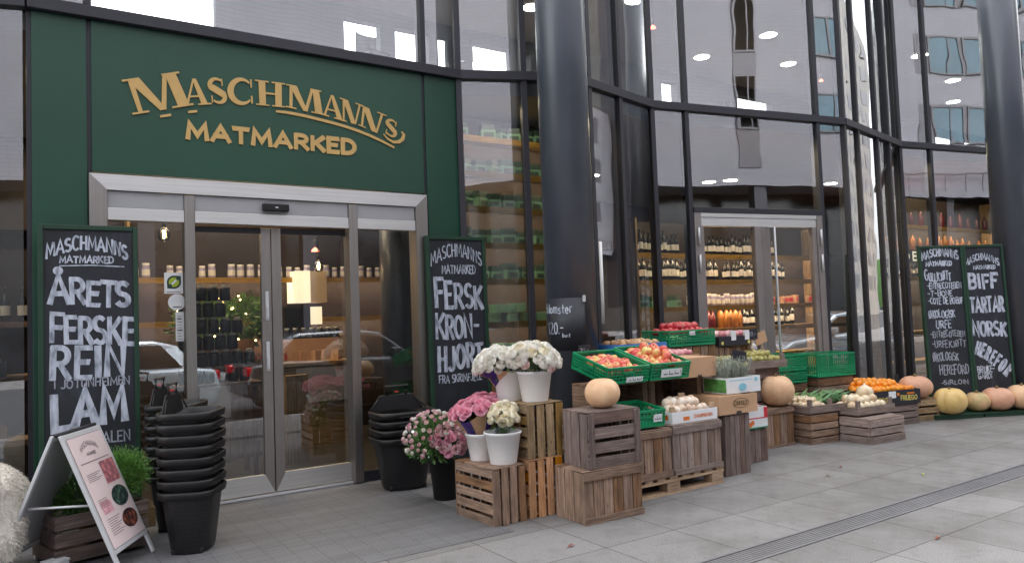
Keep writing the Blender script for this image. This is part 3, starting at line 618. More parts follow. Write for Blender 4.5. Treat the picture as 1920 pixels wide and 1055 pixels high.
# lettering on the green panel
sign = thing('shop_sign', 'raised gold lettering with an underline swash on the green panel above the sliding door', 'sign', (0, 6.72, 0))
Lq = {'M': [(0.779, 3.261), (1.238, 3.4), (1.122, 3.672), (0.698, 3.538)], 'A': [(1.157, 3.382), (1.392, 3.427), (1.331, 3.647), (1.167, 3.615)], 'S': [(1.37, 3.436), (1.532, 3.449), (1.513, 3.674), (1.352, 3.65)], 'C': [(1.535, 3.452), (1.748, 3.468), (1.74, 3.699), (1.536, 3.677)], 'H': [(1.764, 3.47), (2.03, 3.477), (2.035, 3.702), (1.756, 3.697)], 'M2': [(2.03, 3.483), (2.395, 3.45), (2.36, 3.681), (2.04, 3.698)], 'A2': [(2.354, 3.454), (2.602, 3.412), (2.556, 3.64), (2.388, 3.663)], 'N': [(2.552, 3.418), (2.723, 3.395), (2.787, 3.593), (2.549, 3.639)], 'N2': [(2.727, 3.392), (2.944, 3.329), (3.025, 3.526), (2.747, 3.596)]}
def serif(x0, x1, y, hgt=.055): return [(x0, y), (x1, y), (x1, y + hgt), (x0, y + hgt)]
def q4(x0, x1, X0, X1, y0=0, y1=1): return [(x0, y0), (x1, y0), (X1, y1), (X0, y1)]
SG = {
 'M': [q4(.1, .17, .1, .19), q4(.45, .56, .08, .3), q4(.47, .55, .72, .8), q4(.76, .95, .76, .95), serif(0, .27, 0), serif(.66, 1.02, 0), serif(0, .24, .945), serif(.7, 1.02, .945)],
 'A': [q4(.12, .2, .44, .52), q4(.66, .88, .42, .6), q4(.26, .72, .28, .7, .3, .365), serif(0, .34, 0), serif(.54, 1.0, 0)],
 'H': [q4(.13, .34, .13, .34), q4(.66, .87, .66, .87), q4(.3, .7, .3, .7, .47, .54), serif(.02, .45, 0), serif(.55, .98, 0), serif(.02, .45, .945), serif(.55, .98, .945)],
 'N': [q4(.12, .2, .12, .2), q4(.62, .88, .1, .34), q4(.8, .88, .8, .88), serif(0, .34, 0), serif(.0, .26, .945), serif(.66, 1.0, .945)],
}
def thick(pts, wds):
    """closed outline of a curve of changing width"""
    L_, R_ = [], []
    for k, p in enumerate(pts):
        a = pts[max(0, k - 1)]; b = pts[min(len(pts) - 1, k + 1)]; d = Vector((b[0] - a[0], b[1] - a[1])).normalized(); n = Vector((-d.y, d.x)) * wds[k] / 2
        L_.append((p[0] + n.x, p[1] + n.y)); R_.append((p[0] - n.x, p[1] - n.y))
    return [[L_[k], R_[k], R_[k + 1], L_[k + 1]] for k in range(len(pts) - 1)]
cpts = arc(.53, .5, .46, .47, 44, 316, 20); SG['C'] = thick(cpts, [.08 + .17 * math.sin(math.pi * k / 20) ** 1.5 for k in range(21)]) + [q4(.9, .96, .9, .96, .66, .98), q4(.9, .96, .9, .96, .04, .34)]
spts = arc(.47, .735, .33, .235, 40, 200, 9) + [(.3, .6), (.5, .5), (.7, .4)] + arc(.51, .265, .33, .235, 20, -140, 9); n_ = len(spts)
SG['S'] = thick(spts, [.08 + .2 * math.sin(math.pi * k / (n_ - 1)) ** 2 for k in range(n_)]) + [q4(.74, .8, .74, .8, .7, .98), q4(.16, .22, .16, .22, .02, .3)]
k_ = 0
for key, (bl, br, tr, tl) in Lq.items():
    mb = MB()
    for qd in SG[key[0]]:
        def bi(u, v): return ((1 - v) * ((1 - u) * bl[0] + u * br[0]) + v * ((1 - u) * tl[0] + u * tr[0]), (1 - v) * ((1 - u) * bl[1] + u * br[1]) + v * ((1 - u) * tl[1] + u * tr[1]))
        k_ += 1; P2 = [bi(u, v) for u, v in qd]
        ar = sum(P2[i][0] * P2[(i + 1) % 4][1] - P2[(i + 1) % 4][0] * P2[i][1] for i in range(4))
        mb.prism(P2 if ar > 0 else P2[::-1], -.012 - (k_ % 9) * .0003, -.001)
    mb.build('letter', 'gold', sign)
mb = MB()
bl, br, tr, tl = (2.985, 3.345), (3.125, 3.30), (3.16, 3.465), (3.02, 3.505)
for kq, qd in enumerate(SG['S']):
    P2 = [((1 - v) * ((1 - u) * bl[0] + u * br[0]) + v * ((1 - u) * tl[0] + u * tr[0]), (1 - v) * ((1 - u) * bl[1] + u * br[1]) + v * ((1 - u) * tl[1] + u * tr[1])) for u, v in qd]
    ar = sum(P2[i][0] * P2[(i + 1) % 4][1] - P2[(i + 1) % 4][0] * P2[i][1] for i in range(4)); mb.prism(P2 if ar > 0 else P2[::-1], -.012 - (kq % 5) * .0003, -.001)
sw2 = [(2.985, 3.335), (3.03, 3.29), (3.09, 3.265), (3.15, 3.275), (3.19, 3.305), (3.205, 3.35), (3.18, 3.38)]
for kq, qd in enumerate(thick(sw2, [.01, .018, .026, .034, .036, .03, .014])): mb.prism(qd[::-1], -.014 - (kq % 5) * .0003, -.001)
mb.build('letter', 'gold', sign)
mb = MB()
for dz, wd in ((0, .022), (-.0, 0)):
    if wd:
        for kq, qd in enumerate(thick([(1.943, 3.433), (2.02, 3.435), (2.075, 3.433), (2.2, 3.424), (2.323, 3.408), (2.45, 3.391), (2.58, 3.37), (2.72, 3.34), (2.847, 3.304), (2.97, 3.262), (3.097, 3.212)], [.02, .024, .026, .026, .026, .026, .026, .026, .026, .024, .02])): mb.prism(qd[::-1], -.012 - (kq % 3) * .0003, -.001)
mb.build('underline', 'gold', sign)
for qd in ([(.984, 3.262), (1.068, 3.286), (1.066, 3.306), (.982, 3.282)], [(1.203, 3.326), (1.274, 3.342), (1.272, 3.362), (1.201, 3.346)]): MB().prism(qd, -.012, -.001).build('dash', 'gold', sign)
mb = MB(); cnt[0] = 0
write(mb, 'MATMARKED', 1.19, 3.112, 1.50, .126, .039, lambda u, v, o: (u, -.011 - o, v), jit=0, gap=.17)
o = mb.build('word', 'gold', sign); sl_ = o.modifiers.new('depth', 'SOLIDIFY'); sl_.thickness = .009; sl_.offset = -1

# ---------------------------------------------------------------- interior
def ilight(name, label, loc, size, power, col=(1, .78, .5)):
    l = bpy.data.lights.new(name, 'AREA'); l.shape = 'RECTANGLE'; l.size, l.size_y = size; l.energy = power * .27; l.color = col
    o = bpy.data.objects.new(name, l); COL.objects.link(o); o.location = loc; return o
# ceiling downlights: fittings seen from the street; area fill is added apart from them
dl = thing('downlight', 'round lit downlight in the upper ceiling', 'downlight', (0, 0, 0), 0, 'lit downlights in the upper floor ceiling')
MB().lathe([(.17, -.01), (.19, -.012), (.2, 0)], 20, 0, None, True, None, False).build('trim_ring', 'white_metal', dl)
MB().lathe([(.168, -.006), (.168, -.002)], 20).build('lamp_disc', 'lamp_white', dl)
dch = kids(dl)
for k, (x, y) in enumerate([(8.0, 11.1), (9.5, 9.95), (13.0, 11.5), (13.24, 9.87), (15.25, 10.86), (20.4, 9.63), (22.6, 10.7), (5.0, 9.5), (2.6, 11.0), (17.6, 9.0)]):
    if k == 0: dl.location = (x, y, 7.248)
    else: copy_tree(dl, (x, y, 7.248), ch=dch)
for k, (x, y) in enumerate([(10.7, 9.44), (10.96, 9.16), (8.2, 9.8), (13.2, 8.6)]):
    copy_tree(dl, (x, y, 3.868), ch=dch, scale=.7, label='small round lit spot in the ceiling behind the side door')['group'] = 'lit spots in the shop ceiling'
for x, y, sx, p in ((2.2, 8.6, 2.5, 34), (1.5, 9.7, 3, 30), (4.6, 6.98, 1.0, 4), (8.4, 6.9, 2.6, 40), (10.0, 9.8, 3.5, 90), (13.5, 6.75, 2.8, 30), (-1.0, 7.7, 2, 25)):
    ilight('ceiling_fill', '', (x, y, 3.8), (sx, .35), p)  # area fill added to brighten the shop; entrance side ones have no fitting
for x, y, p in ((6, 9.5, 30), (13, 9.5, 40), (1, 9.5, 30), (20, 9, 30)): ilight('ceiling_fill', '', (x, y, 7.2), (3, 1), p * .6, (1, .99, .97))
# pendant bulbs
def pendant(x, y, z, ztop, label, mat='bulb', grp=None, big=.3):
    t = thing('pendant_lamp', label, 'pendant lamp', (x, y, z), 0, grp)
    MB().tube([(0, 0, .1), (0, 0, ztop - z)], .006, 6).build('cord', 'black', t)
    MB().lathe([(.018, .05), (.022, .06), (.022, .11), (.01, .12)], 12).build('socket', 'black', t)
    if mat == 'bulb':
        MB().lathe([(.0, -.09), (.04, -.075), (.06, -.03), (.05, .02), (.02, .055)], 16).build('bulb', 'clear_bulb', t)
        MB().lathe([(.0, -.05), (.013, -.04), (.013, .02), (.0, .03)], 8).build('filament', 'bulb', t)
    else:
        MB().lathe([(.16 * big, -.08 * big), (.13 * big, .0), (.05 * big, .07 * big), (.02 * big, .09 * big)], 20, 0, None, True, None, False).build('shade', mat, t)
    return t
M['clear_bulb'] = glass('bulb_glass', .12, (1, .9, .75, 1), 0)
pendant(1.2, 8.05, 2.46, 3.86, 'glowing clear bulb hanging behind the side light beside the tall chalkboard')
pendant(2.95, 8.6, 2.2, 3.86, 'small bulb hanging behind the narrow side light by the post')
pendant(3.05, 9.0, 2.42, 3.86, 'small red lamp hanging over the food counter', 'lamp_red')
for k, x in enumerate((13.9, 14.9, 16.0)): pendant(x, 8.0, 3.2, 3.86, 'red pendant shade over the shelves behind the paired chalkboards', 'lamp_red', 'red pendant shades behind the paired chalkboards', .9)
for k, (x, y, z) in enumerate(((4.9, 9.0, 6.4), (8.2, 8.2, 5.9), (14.6, 9.6, 6.4))): pendant(x, y, z, 7.25, 'small reddish pendant on the upper floor', 'lamp_red', 'small pendants on the upper floor')

# goods
def item(kind):
    mb = MB()
    if kind == 'gift':
        mb.box((-.085, -.08, .0), (.085, .08, .1), 1); mb.box((-.075, -.07, .1), (.075, .07, .17), 0); mb.box((-.06, -.083, .02), (.06, -.0805, .07), 2); mb.box((-.03, -.073, .12), (.03, -.0705, .14), 2)
        return mb.build('gift_basket', ['gift_green', 'gift_mint', 'gift_green'])
    if kind == 'mint':
        mb.box((-.1, -.08, 0), (.1, .08, .085)); mb.box((-.102, -.082, .085), (.102, .082, .105)); return mb.build('gift_box', 'gift_mint', None, .003)
    if kind == 'bottle':
        mb.lathe([(.036, 0), (.038, .01), (.038, .19), (.03, .225), (.014, .25), (.014, .3), (.016, .302), (.016, .315)], 12, 0); mb.lathe([(.0385, .06), (.0385, .15)], 12, 1, None, True, None, False); return mb.build('bottle', ['bottle', 'paper'])
    if kind == 'red':
        mb.lathe([(.045, 0), (.047, .01), (.047, .2), (.02, .24), (.018, .28)], 12, 0); return mb.build('bottle', ['bottle_red'])
    if kind == 'amber':
        mb.lathe([(.045, 0), (.047, .01), (.047, .2), (.02, .24), (.018, .28)], 12, 0); return mb.build('bottle', ['bottle_amber'])
    if kind == 'jar':
        mb.lathe([(.04, 0), (.044, .01), (.044, .12), (.036, .14)], 12, 0); mb.lathe([(.0445, .03), (.0445, .1)], 12, 1, None, True, None, False); mb.lathe([(.038, .14), (.04, .145), (.04, .17)], 12, 2); return mb.build('jar', ['jar_lilac', 'paper', 'paper'])
    if kind == 'darkjar':
        mb.lathe([(.05, 0), (.055, .01), (.055, .12), (.045, .14)], 12, 0); mb.lathe([(.03, .14), (.03, .16)], 10, 1); return mb.build('jar', ['black', 'paper'])
    if kind == 'tin':
        mb.box((-.05, -.04, 0), (.05, .04, .13), 0); mb.box((-.04, -.042, .03), (.04, -.0401, .1), 1); return mb.build('carton', ['kraft', 'red'])
proto = {}
def goods(kind, x, y, z, label, grp, cat, rz=0, sc=1):
    if kind not in proto: proto[kind] = item(kind); o = proto[kind]
    else: o = proto[kind].copy(); COL.objects.link(o)
    o.location = (x, y, z); o.rotation_euler = (0, 0, rz); o.scale = (sc,) * 3; tag(o, label, cat, grp)
def shelving(x0, x1, y, levels, dp, label, rows, top=None, mat='wood_shelf', strip=True):
    t = thing('shelf_unit', label, 'shelf', ((x0 + x1) / 2, y, 0)); hw = (x1 - x0) / 2
    for z in levels: MB().box((-hw + .031, .011, z - .02), (hw - .031, dp, z)).box((-hw + .031, 0, z - .07), (hw - .031, .01, z)).build('shelf_board', mat, t)
    for x in (-hw, hw - .03): MB().box((x, .01, 0), (x + .03, dp, top or max(levels) + .4)).build('upright', mat, t)
    MB().box((-hw, dp + .001, 0), (hw, dp + .03, top or max(levels) + .4)).build('back_panel', 'brown_wall', t)
    if strip:
        for z in levels: MB().box((-hw + .06, .0115, z - .04), (hw - .06, .027, z - .0205)).build('added_glow_strip', 'added_glow', t)  # emitters added behind the lip to brighten the goods, hidden from the street
    for z, kind, step, label_, grp, cat, xa, xb in rows:
        x = xa
        while x < xb:
            if rnd.random() < .08: x += step * rnd.uniform(.6, 1.3); continue
            goods(kind, x + rnd.uniform(-.015, .015), y + dp * .42 + rnd.uniform(-.02, .02), z, label_, grp, cat, rnd.uniform(-.5, .5), rnd.uniform(.84, 1.1)); x += step
LV = [3.56, 3.16, 2.76, 2.35, 1.94, 1.45, 1.0, .55]
gl_, gg = 'dark green gift basket on the tall shelf between green panel and round column', 'gift baskets on the tall shelf'
rows = [(z, 'gift', .19, gl_, gg, 'gift basket', 4.02, 5.6) for z in LV[:5]]
for z in (1.45, 1.0):
    rows += [(z, 'mint', .24, 'mint green gift box stacked low on the tall shelf', 'mint gift boxes on the tall shelf', 'gift box', 4.05, 5.6), (z + .106, 'mint', .24, 'mint green gift box stacked low on the tall shelf', 'mint gift boxes on the tall shelf', 'gift box', 4.12, 5.0)]
rows += [(2.35 + 0, 'mint', .6, 'mint green gift box stacked low on the tall shelf', 'mint gift boxes on the tall shelf', 'gift box', 5.2, 5.6)]
shelving(3.9, 5.7, 7.15, LV, .36, 'tall wooden shelf of green gift baskets behind the glass beside the round column', rows, 3.86)
wl, wg = 'dark bottle with white label on the lit shelf behind the side door', 'bottles on the shelf behind the side door'
rows = [(2.32, 'bottle', .088, wl, wg, 'bottle', 7.15, 10.2), (1.94, 'bottle', .092, wl, wg, 'bottle', 7.2, 10.4), (1.56, 'jar', .1, 'lilac jar with pale label on the shelf behind the side door', 'lilac jars behind the side door', 'jar', 8.2, 9.6), (1.56, 'tin', .13, 'small kraft carton on the shelf behind the side door', 'kraft cartons behind the side door', 'carton', 9.9, 11.3),
        (1.22, 'red', .1, 'red bottle on the lowest lit shelf behind the side door', 'red bottles behind the side door', 'bottle', 8.25, 8.78), (1.22, 'amber', .1, 'amber bottle on the lowest lit shelf behind the side door', 'amber bottles behind the side door', 'bottle', 8.85, 9.25), (1.22, 'bottle', .1, wl, wg, 'bottle', 9.35, 10.6), (1.56, 'gift', .2, 'dark green gift basket on the shelf behind the side door', 'gift baskets behind the side door', 'gift basket', 7.2, 8.0), (1.1, 'mint', .25, 'mint gift box on the shelf behind the side door', 'mint boxes behind the side door', 'gift box', 7.2, 8.0)]
shelving(7.05, 11.2, 7.55, [2.32, 1.94, 1.56, 1.22, .8, .4], .34, 'wide wooden shelf of bottles behind the side door', rows, 2.8)
rows = [(2.85, 'red', .34, 'red bottle on the high shelf behind the paired chalkboards', 'red bottles behind the paired chalkboards', 'bottle', 12.2, 16), (2.4, 'amber', .22, 'amber bottle on the shelf behind the paired chalkboards', 'amber bottles behind the paired chalkboards', 'bottle', 12.2, 16), (1.95, 'bottle', .1, 'dark bottle on the shelf behind the paired chalkboards', 'dark bottles behind the paired chalkboards', 'bottle', 12.1, 13.6)]
shelving(11.9, 16.2, 6.95, [2.85, 2.4, 1.95, 1.5, 1.0, .5], .34, 'dark shelf of bottles behind the paired chalkboards', rows, 3.4)
# low band sign with white letters behind the glass
bs = thing('window_sign', 'dark band with two white letters behind the glass beside the paired chalkboards', 'sign', (11.95, 6.62, 2.22), R(-10))
MB().box((-.1, 0, -.08), (1.2, .02, .14)).build('sign_board', 'black', bs)
mb = MB(); write(mb, 'OE', .0, -.03, .42, .13, .034, lambda u, v, o: (u, -.003 - o, v), jit=0, gap=.25); mb.build('lettering', 'lit_panel', bs)

# left window: fruit shelf
t = thing('fruit_shelf', 'stepped fruit shelf behind the glass left of the tall chalkboard'.replace(' left of', ' before'), 'shelf', (-.55, 7.6, 0))
for z, d in ((.62, 0), (1.15, .25), (1.62, .4)): MB().box((-.9, d, z - .05), (.75, d + .35, z)).build('shelf_board', 'wood_brown', t)
MB().box((-.9, .76, 0), (.75, .8, 2.3)).build('back_panel', 'brown_wall', t)

# entrance interior: counters, tower of jars, plants, boxes
t = thing('food_counter', 'wooden food counter with glass front behind the sliding door', 'counter', (3.1, 9.1, 0))
MB().box((-.9, 0, 0), (.5, .7, 1.0)).build('counter_base', 'wood_shelf', t); MB().box((-.92, -.03, 1.0), (.52, .74, 1.04)).build('counter_top', 'wood_shelf', t)
mb = MB(); mb.add([(-.3, -.035, .55), (.45, -.035, .55), (.45, -.035, .97), (-.3, -.035, .97)], [(0, 1, 2, 3)]); mb.build('front_glass', 'white_metal', t)
mb = MB(); mb.box((-.85, .5, 1.04), (.45, .56, 1.32)); mb.build('display_tray', 'kraft', t)
for k in range(9): goods('tin', 2.35 + k * .13, 9.3 + .1 * (k % 2), 1.041, 'small kraft carton on the food counter', 'cartons on the food counter', 'carton', .3 * k)
for k in range(7): goods('darkjar', 2.9 + k * .11, 9.75, 1.3 + .0 * k, 'dark jar in a row above the food counter', 'dark jars above the food counter', 'jar')
t = thing('lit_cabinet', 'pale lit cabinet standing high behind the right sliding leaf'.replace('right ', ''), 'cabinet', (3.35, 10.0, 1.3))
MB().box((-.24, 0, .5), (-.04, .4, .93)).build('cabinet_box', 'lit_panel', t); MB().box((-.039, .03, .5), (.2, .4, .93)).build('cabinet_door', 'cream_wall', t); MB().box((-.4, 0, .05), (-.05, .35, .44)).build('speaker', 'black', t); MB().box((-.04, .02, .2), (.12, .35, .44)).build('lit_shelf', 'lit_panel', t)
MB().box((-.5, .05, -1.3), (.5, .38, .04)).build('cabinet_base', 'wood_shelf', t)
sbox('wood_screen', (2.42, 8.2, 0), (2.66, 8.3, .95), 'wood_shelf')
for r_ in range(6):
    for k in range(6 - r_ // 2): goods('darkjar', 1.36 + k * .115 + (r_ % 2) * .05, 8.0, .95 + r_ * .165, 'dark jar with white lid in the pyramid behind the sliding door', 'pyramid of dark jars behind the sliding door', 'jar')
t = thing('display_table', 'dark display table under the pyramid of jars', 'table', (1.65, 8.0, 0)); MB().box((-.4, -.25, .9), (.4, .25, .95)).build('table_top', 'wood_dark', t)
for x in (-.35, .32):
    for y in (-.2, .17): MB().box((x, y, 0), (x + .04, y + .04, .9)).build('leg', 'wood_dark', t)
MB().box((-.2, -.28, .62), (.08, -.27, .93)).build('paper_sign', 'paper', t)
def foliage(mb, n, cx, cy, cz, rx, ry, rz_, size, rg, narrow=.35, mi=0, up=0):
    for _ in range(n):
        while True:
            p = Vector((rg.uniform(-1, 1), rg.uniform(-1, 1), rg.uniform(-1, 1)))
            if p.length < 1: break
        p = p * (.55 + .45 * rg.random()); d = (p.normalized() + Vector((rg.uniform(-.6, .6), rg.uniform(-.6, .6), rg.uniform(-.3, .6) + up))).normalized()
        s_ = d.cross(Vector((rg.uniform(-1, 1), rg.uniform(-1, 1), rg.uniform(-1, 1)))).normalized(); c = Vector((cx + p.x * rx, cy + p.y * ry, cz + p.z * rz_)); l = size * rg.uniform(.6, 1.2)
        mb.add([c, c + d * l * .5 + s_ * l * narrow * .5, c + d * l, c + d * l * .5 - s_ * l * narrow * .5], [(0, 1, 2, 3)], mi)
for k, (x, y, lab) in enumerate(((1.75, 9.0, 'leafy plant in a pot deep inside behind the sliding door'), (2.2, 9.2, 'smaller leafy plant beside the post deep inside the shop'))):
    t = thing('potted_plant', lab, 'plant', (x, y, 1.1)); MB().lathe([(.12, 0), (.15, .25), (.16, .26), (.13, .25)], 16).build('pot', 'kraft', t)
    mb = MB(); foliage(mb, 900, 0, 0, .48, .4, .3, .34, .09, random.Random(k)); mb.build('foliage', 'leaf_green', t)
    for q in range(14): MB().lathe([(0, -.012), (.012, 0), (0, .012)], 8, 0, T(rnd.uniform(-.35, .35), -.25 + rnd.uniform(-.06, .06), .48 + rnd.uniform(-.3, .3))).build('fairy_light', 'fairy', t)
    MB().box((-.25, -.2, -1.1), (.25, .2, -.001)).build('plinth', 'wood_dark', t)
t = thing('round_column', 'smooth dark round column standing inside behind the narrow side light', 'column', (3.62, 7.85, 0)); MB().lathe([(.2, .02), (.2, 3.86)], 32).build('shaft', 'column_paint', t); MB().lathe([(.23, 0), (.23, .02)], 32).build('base_ring', 'dark_metal', t)
rows = [(z, k_, st, lb, gp, ct, 1.2, 4.9) for z, k_, st, lb, gp, ct in ((2.15, 'jar', .13, 'lilac jar on the back wall shelf behind the sliding door', 'jars on the back wall', 'jar'),)]
shelving(1.1, 5.0, 10.15, [2.15, 1.6], .3, 'shelves of jars on the back wall behind the sliding door', rows, 3.1)
# barrels behind the folded glass
bar = thing('barrel', 'dark wooden barrel standing behind the glass beside the paired chalkboards', 'barrel', (11.3, 7.3, 0), 0, 'stacked barrels behind the glass')
MB().lathe([(.26, 0), (.3, .2), (.315, .36), (.3, .52), (.26, .7), (.24, .7), (.24, .67)], 28).build('staves', 'wood_dark', bar)
for z, r_ in ((.08, .284), (.24, .311), (.48, .311), (.63, .283)): MB().lathe([(r_, z - .02), (r_ + .004, z), (r_, z + .02)], 28, 0, None, True, None, False).build('hoop', 'dark_metal', bar)
copy_tree(bar, (11.3, 7.3, .71))

# ================================================================ across the street
opp = thing('office_building', 'pale brick building with blue windows across the street', 'building', (0, -13, 0))
wins = []
for fz in (8.95, 12.25, 15.45):
    for x0 in (-28, -24.5, -21, -17.6, -8.6, 22.5, 29.7, 31.6, 34.0, 36.8, 39.6, 42.4, 45.2, 48, 50.8):
        wins.append((x0, x0 + (1.2 if x0 == 22.5 else 1.55), fz, fz + 1.6))
mb = MB(); mb.box((-45, -12, 6.6), (56, 0, 18), 0); mb.build('wall', 'clad', opp)
for fz in (8.95, 12.25, 15.45): MB().box((28.8, -.001, fz - .12), (54, .02, fz + 1.72)).build('window_band', 'clad_dark', opp)
MB().box((18.7, -.001, 7.4), (19.7, .03, 17.6)).build('window_band', 'clad_dark', opp)
for k in range(3): wins.append((18.8, 19.6, 9 + k * 3.3, 11.2 + k * 3.3))
for x0, x1, z0, z1 in wins:
    f = MB(); f.box((x0 - .08, .021, z0 - .08), (x1 + .08, .07, z0)); f.box((x0 - .08, .021, z1), (x1 + .08, .07, z1 + .08)); f.box((x0 - .08, .021, z0), (x0, .07, z1)); f.box((x1, .021, z0), (x1 + .08, .07, z1)); f.box((x0 * .4 + x1 * .6 - .03, .021, z0), (x0 * .4 + x1 * .6 + .03, .07, z1))
    fo = f.build('window', 'clad_dark', opp); g = MB(); g.box((x0, .022, z0), (x1, .03, z1)); g.build('window_glass', 'win_blue', fo)
MB().box((-45, -12, 0), (56, -2.2, 6.598)).build('ground_floor', 'win_dark', opp)
for k in range(18): MB().box((-40 + k * 5.4, -.6, 0), (-39.5 + k * 5.4, -.1, 6.598)).build('pillar', 'dark_metal', opp)
MB().box((24, -.02, 6.3), (55, .25, 6.597)).build('balcony_edge', 'clad', opp)
mb = MB(); mb.box((24, .2, 7.35), (55, .24, 7.4))
for k in range(32): mb.box((24 + k, .2, 6.6), (24.03 + k, .23, 7.35))
mb.build('railing', 'dark_metal', opp)
fb = thing('brick_building', 'darker brick building farther down the far side of the street', 'building', (0, 0, 0))
MB().box((57, -34, -.1), (122, -8.2, 41)).build('wall', 'clad_grey', fb)
for fz in [3.5 + 3.4 * q for q in range(11)]:
    for k in range(15): MB().box((59 + k * 4.1, -8.2, fz), (61.2 + k * 4.1, -8.15, fz + 1.9)).build('window', 'clad_dark', fb)
MB().box((56.95, -14, 2), (57, -9, 40)).build('window_band', 'clad_dark', fb)
mb = MB(); V = [(260, -260 + k * 12, 0 if j == 0 else 13 + 4 * math.sin(k * .7) + 3 * math.sin(k * .31)) for k in range(46) for j in (0, 1)] + [(330, -260 + k * 12, -.4) for k in range(46)]
mb.add(V, [(2 * k, 2 * k + 2, 2 * k + 3, 2 * k + 1) for k in range(45)] + [(2 * k + 1, 2 * k + 3, 92 + k + 1, 92 + k) for k in range(45)], 0, None, True); mb.build('far_hill', 'leaf_green')['kind'] = 'structure'
def car(name, label, x, y, rz, paint):
    t = thing(name, label, 'car', (x, y, -.12), rz)
    prof = [(-2.05, .38), (-2.1, .62), (-2.02, .92), (-1.6, .98), (.95, .95), (1.75, .84), (2.08, .66), (2.1, .4), (1.85, .28), (-1.85, .28)]
    mb = MB(); n = len(prof)
    ring = [(.0, .78), (.35, .86), (.65, .88), (1, .86)]
    V = []; 
    for s in (-1, -.94, .94, 1):
        for x_, z_ in prof: V.append((x_ * (1 if abs(s) < 1 else .985), s * .88, z_ if abs(s) < 1 else .36 + (z_ - .36) * .94))
    F = [tuple(range(n)), tuple(range(4 * n - 1, 3 * n - 1, -1))]
    for k in range(3):
        for i in range(n): F.append((k * n + i, (k + 1) * n + i, (k + 1) * n + (i + 1) % n, k * n + (i + 1) % n))
    mb.add(V, F, 0, None, False); mb.build('body', paint, t, .05)
    rf = [(-1.75, .95), (-1.45, 1.36), (-1.1, 1.46), (.1, 1.48), (.45, 1.42), (1.1, .93)]
    mb = MB(); n = len(rf); V = [(x_, -.78 if z_ < 1 else -.62, z_) for x_, z_ in rf] + [(x_, .78 if z_ < 1 else .62, z_) for x_, z_ in rf]
    mb.add(V, [tuple(range(n)), tuple(range(2 * n - 1, n - 1, -1))] + [(i, i + n, (i + 1) % n + n, (i + 1) % n) for i in range(n)], 0); mb.build('cabin', paint, t, .04)
    for s in (-1, 1):
        def sp(x_, z_, s=s): return (x_, s * (.792 - (z_ - .95) * .31), z_)
        mb = MB()
        for pl in ([(-1.5, 1.0), (-.45, 1.0), (-.45, 1.4), (-1.2, 1.38)], [(-.38, 1.0), (.92, 1.0), (.4, 1.37), (-.38, 1.41)]): mb.add([sp(*p) for p in pl], [(0, 1, 2, 3)] if s < 0 else [(3, 2, 1, 0)])
        mb.build('side_window', 'car_glass', t)
        MB().box((.62, s * .84 - .1, .98), (.78, s * .84 + .1, 1.12)).build('wing_mirror', paint, t, .03)
        MB().box((-2.1, s * .68 - .14, .74), (-1.98, s * .68 + .19 * (1 if s > 0 else 1) - .02, .9)).build('tail_lamp', 'tail_red', t, .02)
        MB().box((1.9, s * .62 - .17, .66), (2.08, s * .62 + .17, .78)).build('headlight', 'white_plastic', t, .02)
    mb = MB(); mb.add([(-1.775, -.62, 1.0), (-1.775, .62, 1.0), (-1.5, .55, 1.36), (-1.5, -.55, 1.36)], [(0, 1, 2, 3)]); mb.build('rear_window', 'car_glass', t)
    mb = MB(); mb.add([(1.08, -.66, .98), (1.08, .66, .98), (.5, .56, 1.41), (.5, -.56, 1.41)], [(3, 2, 1, 0)]); mb.build('windscreen', 'car_glass', t)
    for x_ in (-1.3, 1.3):
        for s in (-1, 1):
            wh = MB().lathe([(.2, -.1), (.3, -.1), (.32, -.06), (.32, .06), (.3, .1), (.2, .1)], 24, 0, T(0, 0, 0, 0, R(90))).build('wheel', 'rubber', t, 0, (x_, s * .8, .32))
            MB().lathe([(.2, -.09), (.2, .09)], 20, 0, T(0, 0, 0, 0, R(90))).build('rim', 'alu', wh)
    return t
car('parked_car', 'silver hatchback parked at the kerb facing the shop door, seen in the glass', .75, -.6, R(180), 'car_silver')
car('parked_car', 'dark hatchback parked at the kerb behind the silver one', 5.4, -.7, 0, 'car_dark')
car('parked_car', 'pale silver car parked farther along the kerb, seen in the side door', 14.2, -.8, R(180), 'car_silver')

# ---------------------------------------------------------------- round columns outside
def column(x, y, r, label):
    t = thing('steel_column', label, 'column', (x, y, 0))
    MB().lathe([(r, .0), (r, 9.0)], 64).build('shaft', 'column_paint', t); MB().lathe([(r + .02, 0), (r + .02, .012), (r, .014)], 48).build('base_plate', 'dark_metal', t); return t
column(4.44, 5.7, .245, 'thick dark grey round column behind the fruit crates and white pails')
column(11.52, 4.79, .24, 'thick dark grey round column beside the paired chalkboards')
t = thing('price_sign', 'curved black price sheet with chalk writing clipped round the column above the white roses', 'sign', (4.44, 5.7, 0))
def cyl(a, z, r): return (r * math.cos(a), r * math.sin(a), z)
a0, a1 = R(175), R(262)
mb = MB(); nn = 20; V = [cyl(a0 + (a1 - a0) * k / nn, z, .252) for k in range(nn + 1) for z in (1.17, 1.66)]
mb.add(V, [(2 * k, 2 * k + 2, 2 * k + 3, 2 * k + 1) for k in range(nn)], 0, None, True); o = mb.build('sheet', 'sheet_dark', t); so_ = o.modifiers.new('thick', 'SOLIDIFY'); so_.thickness = .003
mb = MB(); PC = lambda u, v, o: cyl(a0 + u / .255, v, .2545 + o)
